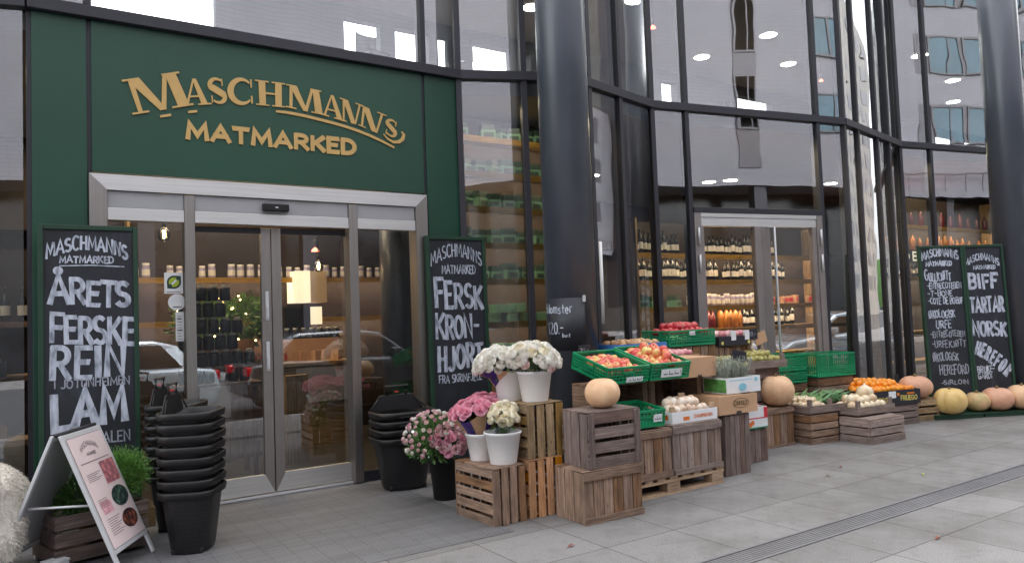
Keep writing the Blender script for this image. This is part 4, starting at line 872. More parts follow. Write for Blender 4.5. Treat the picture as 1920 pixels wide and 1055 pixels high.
write(mb, 'blomster', -.04, 1.52, .30, .085, .011, PC, jit=.04); mb.build('lettering', 'chalk', t); mb = MB(); write(mb, '120.-', -.02, 1.33, .19, .1, .011, PC, jit=.03); mb.build('lettering', 'chalk', t); mb = MB(); write(mb, 'bunt', .16, 1.295, .07, .035, .005, PC, jit=.05); mb.build('lettering', 'chalk', t)
for z in (1.18, 1.65): MB().box((-.014, -.006, -.03), (.014, .004, .03)).build('clip', 'alu', t).matrix_local = T(*cyl(R(260), z, .257), R(350))

# ================================================================ crates
def crate(label, loc, size, mat, front=('v', 5), side=('h', 4), back=None, top=None, rz=0, rails=(0, 0), post=.028, gap=.014, th=.011, group=None, name='wooden_crate', base=True, floor_z=.02, rx=0, ry=0, sgap=None, seed=None, railmat=None, cat='crate'):
    """slatted crate, w along x, d along y from the front face back, h up; ('v'|'h', n) is the run and number of the planks on each face"""
    w_, d_, h_ = size; t = thing(name, label, cat, loc, rz, group, (rx, ry, rz))
    sgap = gap if sgap is None else sgap; rg = random.Random(seed or hash_(label)); J = .0022
    def panel(nm, run, n, L, Hh, X, gp):
        mb = MB()
        if run == 'v':
            pw = (L - gp * (n - 1)) / n
            for k in range(n):
                e0, e1 = rg.uniform(-.004, .004), rg.uniform(-.006, .006)
                mb.box((k * (pw + gp), 0, max(0, e0)), (k * (pw + gp) + pw, th * rg.uniform(.8, 1.15), Hh + e1), 0, X, J)
        else:
            pw = (Hh - gp * (n - 1)) / n
            for k in range(n):
                e0, e1 = rg.uniform(-.004, .004), rg.uniform(-.004, .004)
                mb.box((e0, 0, k * (pw + gp)), (L + e1, th * rg.uniform(.8, 1.15), k * (pw + gp) + pw), 0, X, J)
        return mb.build(nm, mat, t, .0018)
    panel('slat_panel', *front, w_, h_, T(-w_ / 2, 0, 0), gap)
    panel('slat_panel', *(back or front), w_, h_, T(-w_ / 2, d_ - th, 0), gap)
    dd = d_ - 2 * th - .004
    panel('slat_panel', *side, dd, h_, T(-w_ / 2 + th, th + .002, 0, R(90)), sgap)
    panel('slat_panel', *side, dd, h_, T(w_ / 2, th + .002, 0, R(90)), sgap)
    for sx in (-1, 1):
        for y in (th + .006, d_ - th - post - .006):
            x = sx * (w_ / 2 - th - post / 2 - .004)
            MB().box((x - post / 2, y, .004), (x + post / 2, y + post, h_ - .004), 0, None, J).build('corner_post', mat, t)
    if base or top:
        for z, on in ((floor_z, base), (h_ - .0, top)):
            if not on: continue
            n = 4; mb = MB(); pw = (d_ - .006 * (n - 1)) / n
            if z >= h_ - .01:
                for k in range(n): mb.box((-w_ / 2 + .001, k * (pw + .006), h_ + .001), (w_ / 2 - .001, k * (pw + .006) + pw, h_ + .011), 0, None, J)
            else:
                for k in range(n): mb.box((-w_ / 2 + th + .003, k * (pw * .9 + .006) + th + .003, z), (w_ / 2 - th - .003, k * (pw * .9 + .006) + pw * .9 + th, z + .01))
            mb.build('lid' if z >= h_ - .01 else 'floor_slats', mat, t, .0018)
    rl, rh = rails
    for z0, hh in ((0, rl), (h_ - rh, rh)):
        if hh: MB().box((-w_ / 2 - .004, -.016, z0 + (0.001 if z0 == 0 else 0)), (w_ / 2 + .004, -.003, z0 + hh), 0, None, J).build('rail', railmat or mat, t, .002)
    return t
def hash_(s): return sum((i + 1) * ord(c) for i, c in enumerate(s)) % 99991
def tray(label, loc, size, mat, rz=0, post=.045, rise=.07, group=None, th=.012):
    """shallow fruit tray with corner posts standing proud"""
    w_, d_, h_ = size; t = thing('fruit_tray', label, 'tray', loc, rz, group); J = .003
    for y in (0, d_ - th): MB().box((-w_ / 2, y, .006), (w_ / 2, y + th, h_), 0, None, J).build('side_board', mat, t, .002)
    for x in (-w_ / 2, w_ / 2 - th): MB().box((x, th + .002, .006), (x + th, d_ - th - .002, h_ * .96), 0, None, J).build('end_board', mat, t, .002)
    mb = MB()
    for k in range(5): mb.box((-w_ / 2 + .004, .01 + k * (d_ - .02) / 5, 0), (w_ / 2 - .004, .004 + (k + 1) * (d_ - .02) / 5, .006))
    mb.build('floor_slats', mat, t)
    for sx in (-1, 1):
        for y in (th + .004, d_ - th - post - .004):
            x = sx * (w_ / 2 - th - post / 2 - .003); MB().box((x - post / 2, y, .007), (x + post / 2, y + post * .8, h_ + rise), 0, None, J).build('corner_post', mat, t, .002)
    return t

# flower corner
crate('slatted crate nearest the doormat carrying two white pails of flowers', (2.975, 4.632, 0), (.29, .515, .405), 'wood_brown', ('v', 4), ('h', 5), rails=(0, 0), gap=.019, sgap=.024, top=True, rz=R(3))
crate('fresh orange pine crate under the yellowish crate', (3.31, 4.64, 0), (.31, .5, .42), 'wood_orange', ('v', 4), ('h', 5), gap=.022, top=True, rails=(0, 0))
crate('yellowish crate stacked on the orange pine crate under the white roses', (3.335, 4.655, .432), (.335, .5, .40), 'wood_warm', ('v', 4), ('h', 5), gap=.022, top=True)
crate('reddish brown crate at the bottom under the dark crate with one pumpkin', (3.62, 4.235, 0), (.54, .36, .366), 'wood_brown', ('v', 6), ('v', 3), rails=(.05, .055), gap=.008, top=True, rz=R(-2), sgap=.006)
d_ = crate('dark weathered crate holding up a pumpkin before the round column', (3.665, 4.25, .378), (.475, .33, .40), 'wood_dark', ('h', 4), ('v', 3), gap=.028, top=True, rz=R(-3), sgap=.012)
for x in (-.238, .188): MB().box((x, -.013, 0), (x + .05, -.001, .40), 0, None, .002).build('upright_batten', 'wood_dark', d_, .002)

# pallet and fruit stand
pl = thing('pallet', 'pale wooden pallet raising the row of upright crates off the paving', 'pallet', (4.5, 4.5, 0))
for y in (0, .33, .66):
    MB().box((-.6, y, 0), (.6, y + .1, .022), 0, None, .001).build('bottom_board', 'wood_pallet', pl)
for x in (-.6, -.0725, .455):
    for y in (.001, .331, .661): MB().box((x, y - .001, .0225), (x + .145, y + .099, .1), 0, None, .001).build('block', 'wood_pallet', pl, .003)
    MB().box((x, 0, .1005), (x + .145, .8, .122)).build('stringer_board', 'wood_pallet', pl)
for k in range(9): MB().box((-.6 + k * .1385, -.004, .1225), (-.6 + k * .1385 + .092, .8, .144), 0, None, .0015).build('deck_board', 'wood_pallet', pl, .002)
MB().box((-.6, -.007, .1), (.6, -.0005, .122)).build('edge_board', 'wood_pallet', pl)
crate('brown upright crate on the pallet under the empty green crate', (4.24, 4.505, .146), (.50, .39, .385), 'wood_brown', ('v', 5), ('v', 4), rails=(.055, .055), gap=.008, top=True)
crate('pale upright crate on the pallet under the open carton of packs', (4.80, 4.50, .146), (.575, .39, .395), 'wood_grey', ('v', 7), ('v', 4), rails=(.045, .06), gap=.008, top=True)
crate('low hidden crate behind the brown upright crate on the pallet', (4.25, 4.92, .146), (.5, .36, .37), 'wood_brown', ('v', 5), ('v', 3), gap=.008, top=True)
crate('low hidden crate behind the pale upright crate on the pallet', (4.80, 4.92, .146), (.55, .36, .37), 'wood_brown', ('v', 5), ('v', 3), gap=.008, top=True)
def open_crate(label, loc, size, mat, rz=0):
    """crate on its side, mouth to the street"""
    w_, d_, h_ = size; t = thing('wooden_crate', label, 'crate', loc, rz)
    mb = MB()
    for k in range(4): mb.box((-w_ / 2, k * d_ / 4 + .002, h_ - .012), (w_ / 2, (k + 1) * d_ / 4 - .004, h_), 0, None, .002)
    mb.build('slat_panel', mat, t, .002)
    mb = MB()
    for k in range(4): mb.box((-w_ / 2, k * d_ / 4 + .002, 0), (w_ / 2, (k + 1) * d_ / 4 - .004, .012), 0, None, .002)
    mb.build('slat_panel', mat, t, .002)
    mb = MB()
    for k in range(6): mb.box((-w_ / 2 + k * w_ / 6 + .002, d_ - .012, .013), (-w_ / 2 + (k + 1) * w_ / 6 - .004, d_, h_ - .013), 0, None, .002)
    mb.build('slat_panel', mat, t, .002)
    for x in (-w_ / 2, w_ / 2 - .012): MB().box((x, .01, .013), (x + .012, d_ - .014, h_ - .013), 0, None, .001).build('side_board', mat, t)
    for x in (-w_ / 2 + .013, w_ / 2 - .063): MB().box((x, .0, .013), (x + .05, .018, h_ - .013), 0, None, .001).build('upright_batten', mat, t, .002)
    return t
open_crate('crate lying on its side with open mouth under the first box of striped apples', (4.39, 4.93, .532), (.55, .4, .355), 'wood_brown')
open_crate('crate lying on its side with open mouth behind the carton of packs', (5.02, 4.93, .545), (.67, .4, .345), 'wood_brown')
crate('tall dark crate of upright planks under the cardboard box with oval logo', (5.44, 4.62, 0), (.33, .45, .535), 'wood_dark', ('v', 5), ('v', 4), gap=.008, top=True, ry=R(1.5))
crate('tall hidden crate standing behind the open mouthed crates', (4.95, 5.37, 0), (.95, .4, 1.06), 'wood_brown', ('v', 8), ('v', 4), gap=.008, top=True)
crate('upright crate holding the green box of red apples near the glass', (5.88, 5.52, 0), (.70, .36, 1.12), 'wood_brown', ('v', 6), ('v', 4), gap=.012, top=True)
crate('upright crate holding the black tray of pink packs by the side door', (6.60, 5.60, 0), (.62, .35, 1.085), 'wood_brown', ('v', 7), ('v', 4), gap=.012, top=True)
crate('dark crate hidden under the tray of pears', (6.83, 5.42, 0), (.62, .4, .82), 'wood_dark', ('h', 7), ('h', 7), gap=.02, top=True)
crate('dark crate hidden behind the lavender box', (6.12, 5.2, 0), (.6, .4, .80), 'wood_dark', ('h', 7), ('h', 7), gap=.02, top=True)
crate('small dark crate under the red and white carton', (5.98, 4.86, 0), (.36, .36, .32), 'wood_dark', ('v', 4), ('v', 3), gap=.008, top=True)
crate('broad crate of upright planks carrying the second large pumpkin', (6.76, 5.24, 0), (.63, .44, .40), 'wood_brown', ('v', 6), ('v', 4), rails=(.03, .045), gap=.006, top=True, rz=R(-4))
crate('crate of four flat planks under the empty end of the long tray', (7.36, 5.03, 0), (.42, .4, .30), 'wood_brown', ('h', 4), ('h', 4), gap=.012, sgap=.012, top=True, rz=R(-7))
crate('low closed crate with dark hand slot standing foremost on the paving', (7.86, 4.605, 0), (.585, .39, .255), 'wood_grey', ('h', 3), ('h', 3), gap=.014, sgap=.012, top=True, rz=R(-4))
crate('crate hidden behind the low closed crate', (7.95, 5.06, 0), (.6, .36, .27), 'wood_dark', ('h', 3), ('h', 3), gap=.014, top=True, rz=R(-4))
crate('small crate with one open slot carrying a pumpkin beside the green plinth', (9.58, 5.09, 0), (.45, .30, .26), 'wood_warm', ('h', 3), ('h', 3), gap=.024, sgap=.02, top=True, rz=R(-16))
crate('brown crate under the pair of green boxes beside the oranges', (8.5, 5.62, 0), (.62, .36, .60), 'wood_brown', ('h', 6), ('h', 6), gap=.014, top=True, rz=R(-8))
crate('brown crate under the lower single green box', (7.85, 5.78, 0), (.5, .34, .55), 'wood_brown', ('h', 6), ('h', 6), gap=.014, top=True, rz=R(-8))
crate('dark crate under the black carton of oranges', (8.95, 5.16, 0), (.8, .84, .24), 'wood_dark', ('h', 3), ('h', 3), gap=.014, top=True, rz=R(-14))

# ---------------------------------------------------------------- green plastic boxes
def green_box(label, loc, rz=0, size=(.42, .56, .155), rot=None, price=None, group=None):
    w_, d_, h_ = size; t = thing('plastic_crate', label, 'plastic crate', loc, rz, group, rot)
    def wall(L, X, handle):
        mb = MB(); hw = .055
        mb.box((0, -.004, h_ - .02), (L, .012, h_), 0, X); mb.box((0, 0, 0), (L, .01, .02), 0, X)
        n = max(8, int(L / .034)); top = h_ - .02
        for k in range(n + 1):
            x = k * (L - .008) / n; mid = handle and abs(x + .004 - L / 2) < hw
            mb.box((x, .001, .02), (x + .008, .009, top - .032 if mid else top), 0, X)
        for z in (.042, .066, .09, .114):
            if z > h_ - .03: continue
            if handle and z > h_ - .055: mb.box((0, .002, z), (L / 2 - hw, .008, z + .011), 0, X); mb.box((L / 2 + hw, .002, z), (L, .008, z + .011), 0, X)
            else: mb.box((0, .002, z), (L, .008, z + .011), 0, X)
        if handle:
            for x0 in (L / 2 - hw - .008, L / 2 + hw): mb.box((x0, -.005, top - .035), (x0 + .008, .011, top), 0, X)
            mb.box((L / 2 - hw - .008, -.005, top - .043), (L / 2 + hw + .008, .011, top - .034), 0, X)
        return mb.build('side_panel', 'green_crate', t, .0012)
    wall(w_, T(-w_ / 2, 0, 0), True); wall(w_, T(w_ / 2, d_, 0, R(180)), True); wall(d_ - .026, T(-w_ / 2, d_ - .013, 0, R(-90)), True); wall(d_ - .026, T(w_ / 2, .013, 0, R(90)), True)
    MB().box((-w_ / 2 + .012, .012, .002), (w_ / 2 - .012, d_ - .012, .008)).build('base', 'green_crate', t)
    if price:
        x0, x1, z0, z1 = price; mb = MB(); mb.box((x0, -.009, z0), (x1, -.0055, z1), 0)
        for k in range(3): mb.box((x0 + (x1 - x0) * (.12 + .28 * k), -.0105, z0 + (z1 - z0) * .3), (x0 + (x1 - x0) * (.3 + .28 * k), -.0092, z0 + (z1 - z0) * .42), 1); mb.box((x0 + (x1 - x0) * (.38 + .27 * k), -.0105, z0 + (z1 - z0) * .25), (x0 + (x1 - x0) * (.395 + .27 * k), -.0092, z0 + (z1 - z0) * .8), 1)
        mb.build('price_label', ['white_card', 'ink'], t)
    return t
green_box('green box of striped apples next to the round column with a low price label', (4.215, 4.70, .915), 0, (.46, .48, .145), (R(15), 0, R(-1)), (-.02, .16, .012, .055))
green_box('green box of striped apples between its twin and the plain cardboard box', (4.695, 4.685, .915), 0, (.45, .52, .15), (R(15), 0, R(-1)), (-.12, .12, .025, .095))
green_box('tilted empty green box on the brown upright crate', (4.235, 4.53, .56), 0, (.42, .36, .145), (R(7), 0, R(-3)), (.08, .17, .045, .105))
green_box('high green box of red apples in front of the side door glass', (5.87, 5.50, 1.135), 0, (.68, .40, .165), (0, 0, 0), (-.05, .03, .11, .15))
green_box('green box at the near end of the pair beside the oranges', (8.5, 5.6, .62), R(-8), (.66, .40, .285))
green_box('smaller green box standing lower beside the pair', (7.85, 5.76, .575), R(-8), (.46, .40, .17))
green_box('smaller green box stacked on the lower one beside the pair', (7.86, 5.765, .75), R(-8), (.46, .40, .17))

# ---------------------------------------------------------------- fruit
def fruit_mesh(name, mat, r, prof=None, stem=True):
    mb = MB(); prof = prof or [(.0, -.82), (.3, -.9), (.62, -.78), (.88, -.4), (1, .08), (.94, .5), (.72, .82), (.4, .93), (.15, .86), (.0, .76)]
    mb.lathe([(a * r, b * r) for a, b in prof], 16, 0, None, True, None, False)
    if stem: mb.tube([(0, 0, r * .75), (r * .08, 0, r * 1.12)], r * .06, 5, 1)
    return mb.build(name, [mat, 'stem_brown'])
ROUND = [(.0, -.97), (.3, -.93), (.65, -.74), (.9, -.38), (1, .0), (.92, .4), (.66, .74), (.3, .93), (.0, .96)]
def heap(kind, label, grp, cat, X, w_, d_, z0, r, peak, mat, step=1.78, seed=1, shape=None, stem=True, sq=None, n_max=80, layers=2):
    """fruit lying in hexagonal rows in a box, higher in the middle; X places the box"""
    rg = random.Random(seed); first = None; n = 0
    for L in range(layers):
        ny = max(1, int((d_ - 2 * r * L) / (step * r * .9)))
        for j in range(ny):
            nx = max(1, int((w_ - 2 * r * L) / (step * r)))
            for i in range(nx):
                fx = (i + .5 + .25 * (-1 if j % 2 else 1)) / nx - .5; fy = (j + .5) / ny - .5
                if L and (abs(fx) ** 2 + abs(fy) ** 2) ** .5 > .52 - .06 * L: continue
                if n >= n_max: return
                x = fx * (w_ - 2.1 * r) * (1 - .1 * L) + rg.uniform(-.12, .12) * r; y = d_ / 2 + fy * (d_ - 2.1 * r) * (1 - .1 * L) + rg.uniform(-.12, .12) * r
                z = z0 + peak * (1 - 2.2 * (fx * fx + fy * fy)) + L * r * 1.25 + rg.uniform(-.15, .15) * r
                if first is None: o = first = fruit_mesh(kind, mat, r, shape, stem)
                else: o = first.copy(); COL.objects.link(o)
                o.matrix_world = X @ T(x, y, z, rg.uniform(0, 6.3), rg.uniform(-.6, .6), rg.uniform(-.6, .6))
                s_ = rg.uniform(.9, 1.08); o.scale = (s_ * (sq or 1), s_, s_); tag(o, label, cat, grp); n += 1
def XF(loc, rot): return Matrix.Translation(loc) @ Matrix.Rotation(rot[2], 4, 'Z') @ Matrix.Rotation(rot[1], 4, 'Y') @ Matrix.Rotation(rot[0], 4, 'X')
heap('apple', 'striped apple in the green box next to the round column', 'apples in the green box next to the column', 'apple', XF((4.215, 4.70, .915), (R(15), 0, R(-1))), .45, .47, .074, .046, .022, 'apple', 1.95, 3, layers=1)
heap('apple', 'striped apple in the green box beside the plain cardboard box', 'apples in the green box beside the cardboard box', 'apple', XF((4.695, 4.685, .915), (R(15), 0, R(-1))), .44, .51, .095, .046, .03, 'apple', 1.9, 4)
heap('apple', 'red apple in the high green box before the side door', 'red apples in the high green box', 'apple', XF((5.87, 5.50, 1.135), (0, 0, 0)), .66, .38, .13, .042, .025, 'apple_red', 1.95, 5)
heap('orange', 'orange heaped in the black carton behind the leeks', 'oranges in the black carton', 'orange', XF((8.95, 5.14, .25), (R(0), 0, R(-14))), .82, .86, .175, .042, .03, 'orange', 1.95, 6, ROUND, n_max=170)
# cartons
def carton(label, loc, size, mat, rz=0, inner='kraft_in', group=None, rot=None, name='carton', cat='carton', th=.006):
    w_, d_, h_ = size; t = thing(name, label, cat, loc, rz, group, rot)
    mb = MB(); mb.box((-w_ / 2, 0, 0), (w_ / 2, th, h_)); mb.box((-w_ / 2, d_ - th, 0), (w_ / 2, d_, h_)); mb.box((-w_ / 2, th, 0), (-w_ / 2 + th, d_ - th, h_)); mb.box((w_ / 2 - th, th, 0), (w_ / 2, d_ - th, h_)); mb.build('carton_side', mat, t, .001)
    MB().box((-w_ / 2 + th, th, .002), (w_ / 2 - th, d_ - th, .008)).build('carton_base', inner, t); return t
c = carton('black carton of oranges with yellow lettering and a small white tag', (8.95, 5.14, .255), (.84, .88, .175), 'black_card', R(-14), 'black_card')
mb = MB(); PX = lambda u, v, o: (u, -.002 - o, v)
write(mb, 'FRUEGO', -.36, .045, .24, .05, .010, PX, jit=.02); mb.build('lettering', 'yellow_print', c); mb = MB(); write(mb, 'FRUEGO', .1, .05, .26, .055, .011, PX, jit=.02); mb.build('lettering', 'yellow_print', c)
mb = MB(); mb.box((-.09, -.006, .085), (.02, -.001, .165)); mb.build('price_label', 'white_card', c); mb = MB(); mb.prism(disc(16, .06, .125, .02), -.005, -.001); mb.box((.2, -.003, .12), (.32, -.001, .14)); mb.build('printed_mark', 'orange_print', c)
c = carton('plain brown cardboard box between the striped apples and the lavender', (5.19, 4.80, .892), (.44, .40, .178), 'kraft', R(-2)); MB().prism([(-.03, .0), (.03, .0), (.022, .02), (-.022, .02)], -.002, -.0005).build('hand_hole', 'ink', c)
MB().box((-.215, .006, .172), (.215, .394, .176)).build('flap', 'kraft', c)
c = carton('brown cardboard box with an oval logo on the tall dark crate', (5.46, 4.60, .552), (.50, .36, .168), 'kraft', R(-2))
MB().box((-.24, .006, .16), (.1, .35, .164)).build('flap', 'kraft_in', c); MB().prism([(-.035, .0), (.035, .0), (.028, .024), (-.028, .024)], -.002, -.0005).build('hand_hole', 'ink', c)
mb = MB(); PX = lambda u, v, o: (u, -.0015 - o, v); ribbon(mb, arc(.03, .092, .105, .042, 0, 360, 28), .006, lambda u, v: PX(u, v, 0)); write(mb, 'CONNOLLY', -.055, .076, .17, .034, .009, PX, jit=.01, grow=.2); mb.build('printed_logo', 'stem_brown', c)
c = carton('white box of lavender plants with a blue oval on the front', (5.62, 4.66, .722), (.44, .30, .145), 'white_card', R(-3), 'white_card')
mb = MB(); mb.prism([(p, q) for p, q in arc(-.02, .055, .05, .035, 0, 360, 24)][:-1], -.003, -.0008, 0); mb.prism(disc(16, .16, .115, .02), -.003, -.0008, 0); mb.build('printed_mark', 'aqua_print', c)
mb = MB(); mb.box((-.19, -.002, .118), (.11, -.0006, .123)); mb.build('printed_text', 'aqua_print', c)
mb = MB(); mb.box((-.2225, .01, .01), (-.2205, .29, .13)); mb.build('printed_side', 'green_print', c)
c = carton('small red and white carton with fruit pictures on the small dark crate', (5.98, 4.84, .335), (.34, .30, .20), 'white_card', R(-3), 'white_card')
mb = MB(); mb.box((-.17, -.003, .09), (.17, -.0008, .1)); mb.box((.12, -.0032, .09), (.168, -.001, .195)); mb.build('printed_band', 'red', c)
mb = MB(); [mb.prism(disc(12, -.14 + k * .032, .035 + .018 * (k % 2), .024), -.003 - .0003 * k, -.0008) for k in range(4)]; mb.build('printed_fruit', 'orange_print', c)
mb = MB(); mb.box((-.172, -.004, -.004), (.172, .3, .008)); mb.build('green_edge', 'green_crate', c)
heap('fruit_pack', 'red pack of fruit in the red and white carton', 'packs in the red and white carton', 'pack', XF((5.98, 4.84, .335), (0, 0, 0)), .3, .28, .185, .045, .015, 'meat', 1.9, 9, ROUND, False, layers=1)
c = carton('open white carton of wrapped packs with orange lettering on the pale upright crate', (4.82, 4.53, .555), (.53, .36, .095), 'white_card', R(-2), 'white_card')
mb = MB(); write(mb, 'CHAMPIGNON', -.02, .032, .22, .026, .006, lambda u, v, o: (u, -.0015 - o, v), jit=.02); mb.build('lettering', 'orange_print', c); MB().box((-.14, -.003, .02), (-.07, -.0008, .05)).build('printed_mark', 'orange_print', c)
mb = MB(); mb.box((-.2672, .05, .03), (-.2655, .3, .07)); mb.build('printed_side', 'orange_print', c)
for x in (-.235, .235):
    for y in (.02, .31): MB().box((x - .02, y, .0), (x + .02, y + .025, .14)).build('corner_post', 'wood_pallet', c)
heap('mushroom_pack', 'pale wrapped pack in the open white carton', 'wrapped packs in the open white carton', 'pack', XF((4.82, 4.53, .555), (0, 0, 0)), .5, .33, .085, .045, .02, 'mushroom', 1.8, 11, ROUND, False)
c = carton('sky blue cardboard tray of potatoes behind the striped apples', (5.03, 5.36, 1.085), (.62, .34, .115), 'blue_card', R(-2), 'blue_card')
mb = MB(); write(mb, 'IDA', -.22, .03, .16, .05, .01, lambda u, v, o: (u, -.0015 - o, v)); mb.build('lettering', 'ink', c)
heap('potato', 'brown potato in the blue cardboard tray', 'potatoes in the blue tray', 'potato', XF((5.03, 5.36, 1.085), (0, 0, 0)), .58, .32, .10, .04, .02, 'potato', 1.9, 12, ROUND, False, 1.3, layers=1)
c = carton('low brown tray of pink packs behind the plain cardboard box', (5.47, 5.25, .985), (.42, .30, .08), 'kraft_in', R(-2))
crate('dark crate hidden under the low brown tray of pink packs', (5.47, 5.23, 0), (.4, .33, .965), 'wood_dark', ('h', 8), ('h', 8), gap=.015, top=True)
heap('meat_pack', 'pink pack in the low brown tray behind the cardboard box', 'pink packs in the low brown tray', 'pack', XF((5.47, 5.25, .985), (0, 0, 0)), .40, .28, .085, .04, .015, 'meat', 1.8, 13, ROUND, False, layers=1)
c = carton('black tray of pink packs by the side door', (6.60, 5.56, 1.10), (.5, .34, .10), 'black_card', R(-3), 'black_card')
[MB().box((x, -.003, .055), (x + .07, .02, .16)).build('price_label', 'white_card', c) for x in (-.06, .15)]; [MB().prism(disc(14, x, .03, .019), -.003, -.001).build('printed_mark', 'yellow_print', c) for x in (-.2, .21)]
heap('meat_pack', 'pink pack in the black tray by the side door', 'pink packs in the black tray', 'pack', XF((6.60, 5.56, 1.10), (0, 0, 0)), .46, .32, .11, .045, .015, 'meat', 1.8, 14, ROUND, False, layers=1)
# trays
tray('weathered tray of pears with rough front board above the dark crates', (6.85, 5.36, .835), (.66, .42, .085), 'wood_grey', R(-4))
heap('pear', 'greenish pear in the weathered tray beside the green boxes', 'pears in the weathered tray', 'pear', XF((6.85, 5.36, .835), (0, 0, R(-4))), .62, .38, .085, .04, .02, 'pear', 1.8, 15, None)
tray('weathered tray of pears half hidden behind the lavender', (6.14, 5.2, .815), (.6, .4, .085), 'wood_grey', R(-3))
heap('pear', 'greenish pear in the tray behind the lavender', 'pears behind the lavender', 'pear', XF((6.14, 5.2, .815), (0, 0, R(-3))), .56, .36, .085, .04, .02, 'pear', 1.8, 16, None)
tray('long grey tray of garlic and leeks beside the large pumpkin', (7.55, 5.02, .325), (.78, .62, .085), 'wood_grey', R(-7))
heap('garlic', 'pale garlic bulb in the long grey tray', 'garlic bulbs in the long grey tray', 'garlic', XF((7.40, 5.12, .325), (0, 0, R(-7))), .34, .5, .06, .034, .02, 'bulb_veg', 2.0, 17, None)
tray('short grey tray of pale squash on the low crates', (7.93, 4.76, .285), (.62, .44, .09), 'wood_grey', R(-5))
heap('squash', 'pale round squash in the short grey tray', 'pale squash in the short grey tray', 'squash', XF((7.93, 4.76, .285), (0, 0, R(-5))), .56, .4, .075, .052, .02, 'bulb_veg', 1.85, 18, ROUND)
o = fruit_mesh('onion', 'bulb_veg', .095, [(.0, -.85), (.4, -.85), (.85, -.5), (1, 0), (.9, .4), (.5, .75), (.15, .92), (.1, 1.1), (0, 1.12)]); o.location = (8.02, 4.95, .50); tag(o, 'big pale onion topping the squash tray before the oranges', 'onion')
for k, (x, y, lab) in enumerate(((7.62, 5.42, 'bunch of green leek tops in the long grey tray beside the garlic'), (7.85, 5.35, 'bunch of bluish leek tops behind the squash tray'))):
    t = thing('leek_bunch', lab, 'leeks', (x, y, .40)); mb = MB(); rg = random.Random(40 + k)
    for _ in range(70):
        a = rg.uniform(-.5, .5) + (0 if k else .5); p0 = Vector((rg.uniform(-.22, .1), rg.uniform(-.12, .12), rg.uniform(-.02, .03))); l = rg.uniform(.18, .34); d = Vector((math.cos(a), math.sin(a) * .5, rg.uniform(.05, .35))); w0 = Vector((-d.y, d.x, .2)).normalized() * rg.uniform(.008, .016)
        p1 = p0 + d * l * .5 + Vector((0, 0, .02)); p2 = p0 + d * l; mb.add([p0 - w0, p0 + w0, p1 + w0 * 1.1, p1 - w0 * 1.1, p2 + w0 * .2, p2 - w0 * .2], [(0, 1, 2, 3), (3, 2, 4, 5)])
    mb.build('foliage', 'leek_green' if k else 'leaf_green', t)
    mb = MB()
    for _ in range(5): y_ = rg.uniform(-.1, .1); mb.tube([(-.34, y_, 0), (-.2, y_ * .8, .01)], .014, 8)
    mb.build('white_stem', 'bulb_veg', t)
# price stick signs
def stick(label, loc, h_, size, mat, rz, tilt=0, rail='wood_pallet', txt=None):
    t = thing('price_stick', label, 'price sign', loc, rz, None, (0, tilt, rz)); MB().box((-.007, -.004, 0), (.007, .004, h_)).build('stick', rail, t)
    w_, hh = size; MB().box((-w_ / 2, -.012, h_ - .01), (w_ / 2, -.0045, h_ + hh), 0, T(0, 0, 0, 0)).build('card', mat, t, .002)
    if txt: mb = MB(); write(mb, txt, -w_ * .36, h_ + hh * .3, w_ * .7, hh * .35, .0045, lambda u, v, o: (u, -.0135 - o, v), jit=.05); mb.build('lettering', 'chalk', t)
stick('small black price card on a tall stick in the pears', (6.88, 5.55, .86), .30, (.16, .11), 'black_card', R(-10), R(-3), txt='20.-')
stick('brown card tag on a leaning stick by the pears', (7.12, 5.55, .86), .26, (.17, .12), 'kraft', R(-10), R(-18))
stick('slate grey price card lying on the lavender', (5.66, 4.80, .80), .22, (.16, .09), 'black_card', R(-15), R(12))
stick('black price card clipped behind the first green box of apples', (4.12, 5.14, 1.05), .10, (.13, .08), 'black_card', R(0), 0, txt='29.-')
stick('blank wooden tag standing in the wrapped packs', (4.86, 4.74, .62), .06, (.075, .1), 'wood_pallet', R(0), R(4))

# ---------------------------------------------------------------- pumpkins
def pumpkin(label, loc, r, hgt, mat, ribs=0.02, nr=10, dent=.12, rz=0, stem=True, tilt=0):
    t = thing('pumpkin', label, 'pumpkin', loc, rz, None, (tilt, 0, rz)); n = 60; prof = []
    for k in range(25):
        th = math.pi * k / 24; x = math.sin(th) ** .85 * r; z = hgt / 2 - math.cos(th) * hgt / 2
        if k > 20: z -= dent * hgt * ((k - 20) / 4) ** 1.6
        prof.append((max(x, .0001 if k in (0, 24) else .004), z))
    ph = rnd.uniform(0, 6)
    mb = MB(); mb.lathe(prof, n, 0, None, True, lambda a, q: (1 - ribs * (1 - abs(math.cos(a * nr / 2))) ** 1.0 * math.sin(math.pi * q) ** .5) * (1 + .018 * math.sin(2 * a + ph) + .012 * math.sin(3 * a - ph) * math.sin(3 * q)), False); mb.build('flesh', mat, t)
    if stem: MB().tube([(0, 0, hgt * (1 - dent) - .01), (.004, .002, hgt * (1 - dent) + .02), (.016, .006, hgt * (1 - dent * .6) + .022)], [.024, .015, .018], 8).build('stem', 'stem_brown', t)
    return t
pumpkin('smooth pale pumpkin on the dark weathered crate before the column', (3.69, 4.40, .79), .138, .225, 'pumpkin', .035, 9, .05, stem=False)
pumpkin('large smooth pale pumpkin on the broad crate beside the lavender', (7.0, 5.37, .411), .205, .345, 'pumpkin', .045, 10, .08)
pumpkin('pinkish pumpkin on the small crate with open slot', (9.62, 5.24, .272), .205, .29, 'pumpkin_pink', .03, 10, .06)
pumpkin('deeply ribbed yellowish pumpkin, first on the green plinth', (9.92, 4.97, .062), .20, .34, 'pumpkin_yellow', .16, 5, .14)
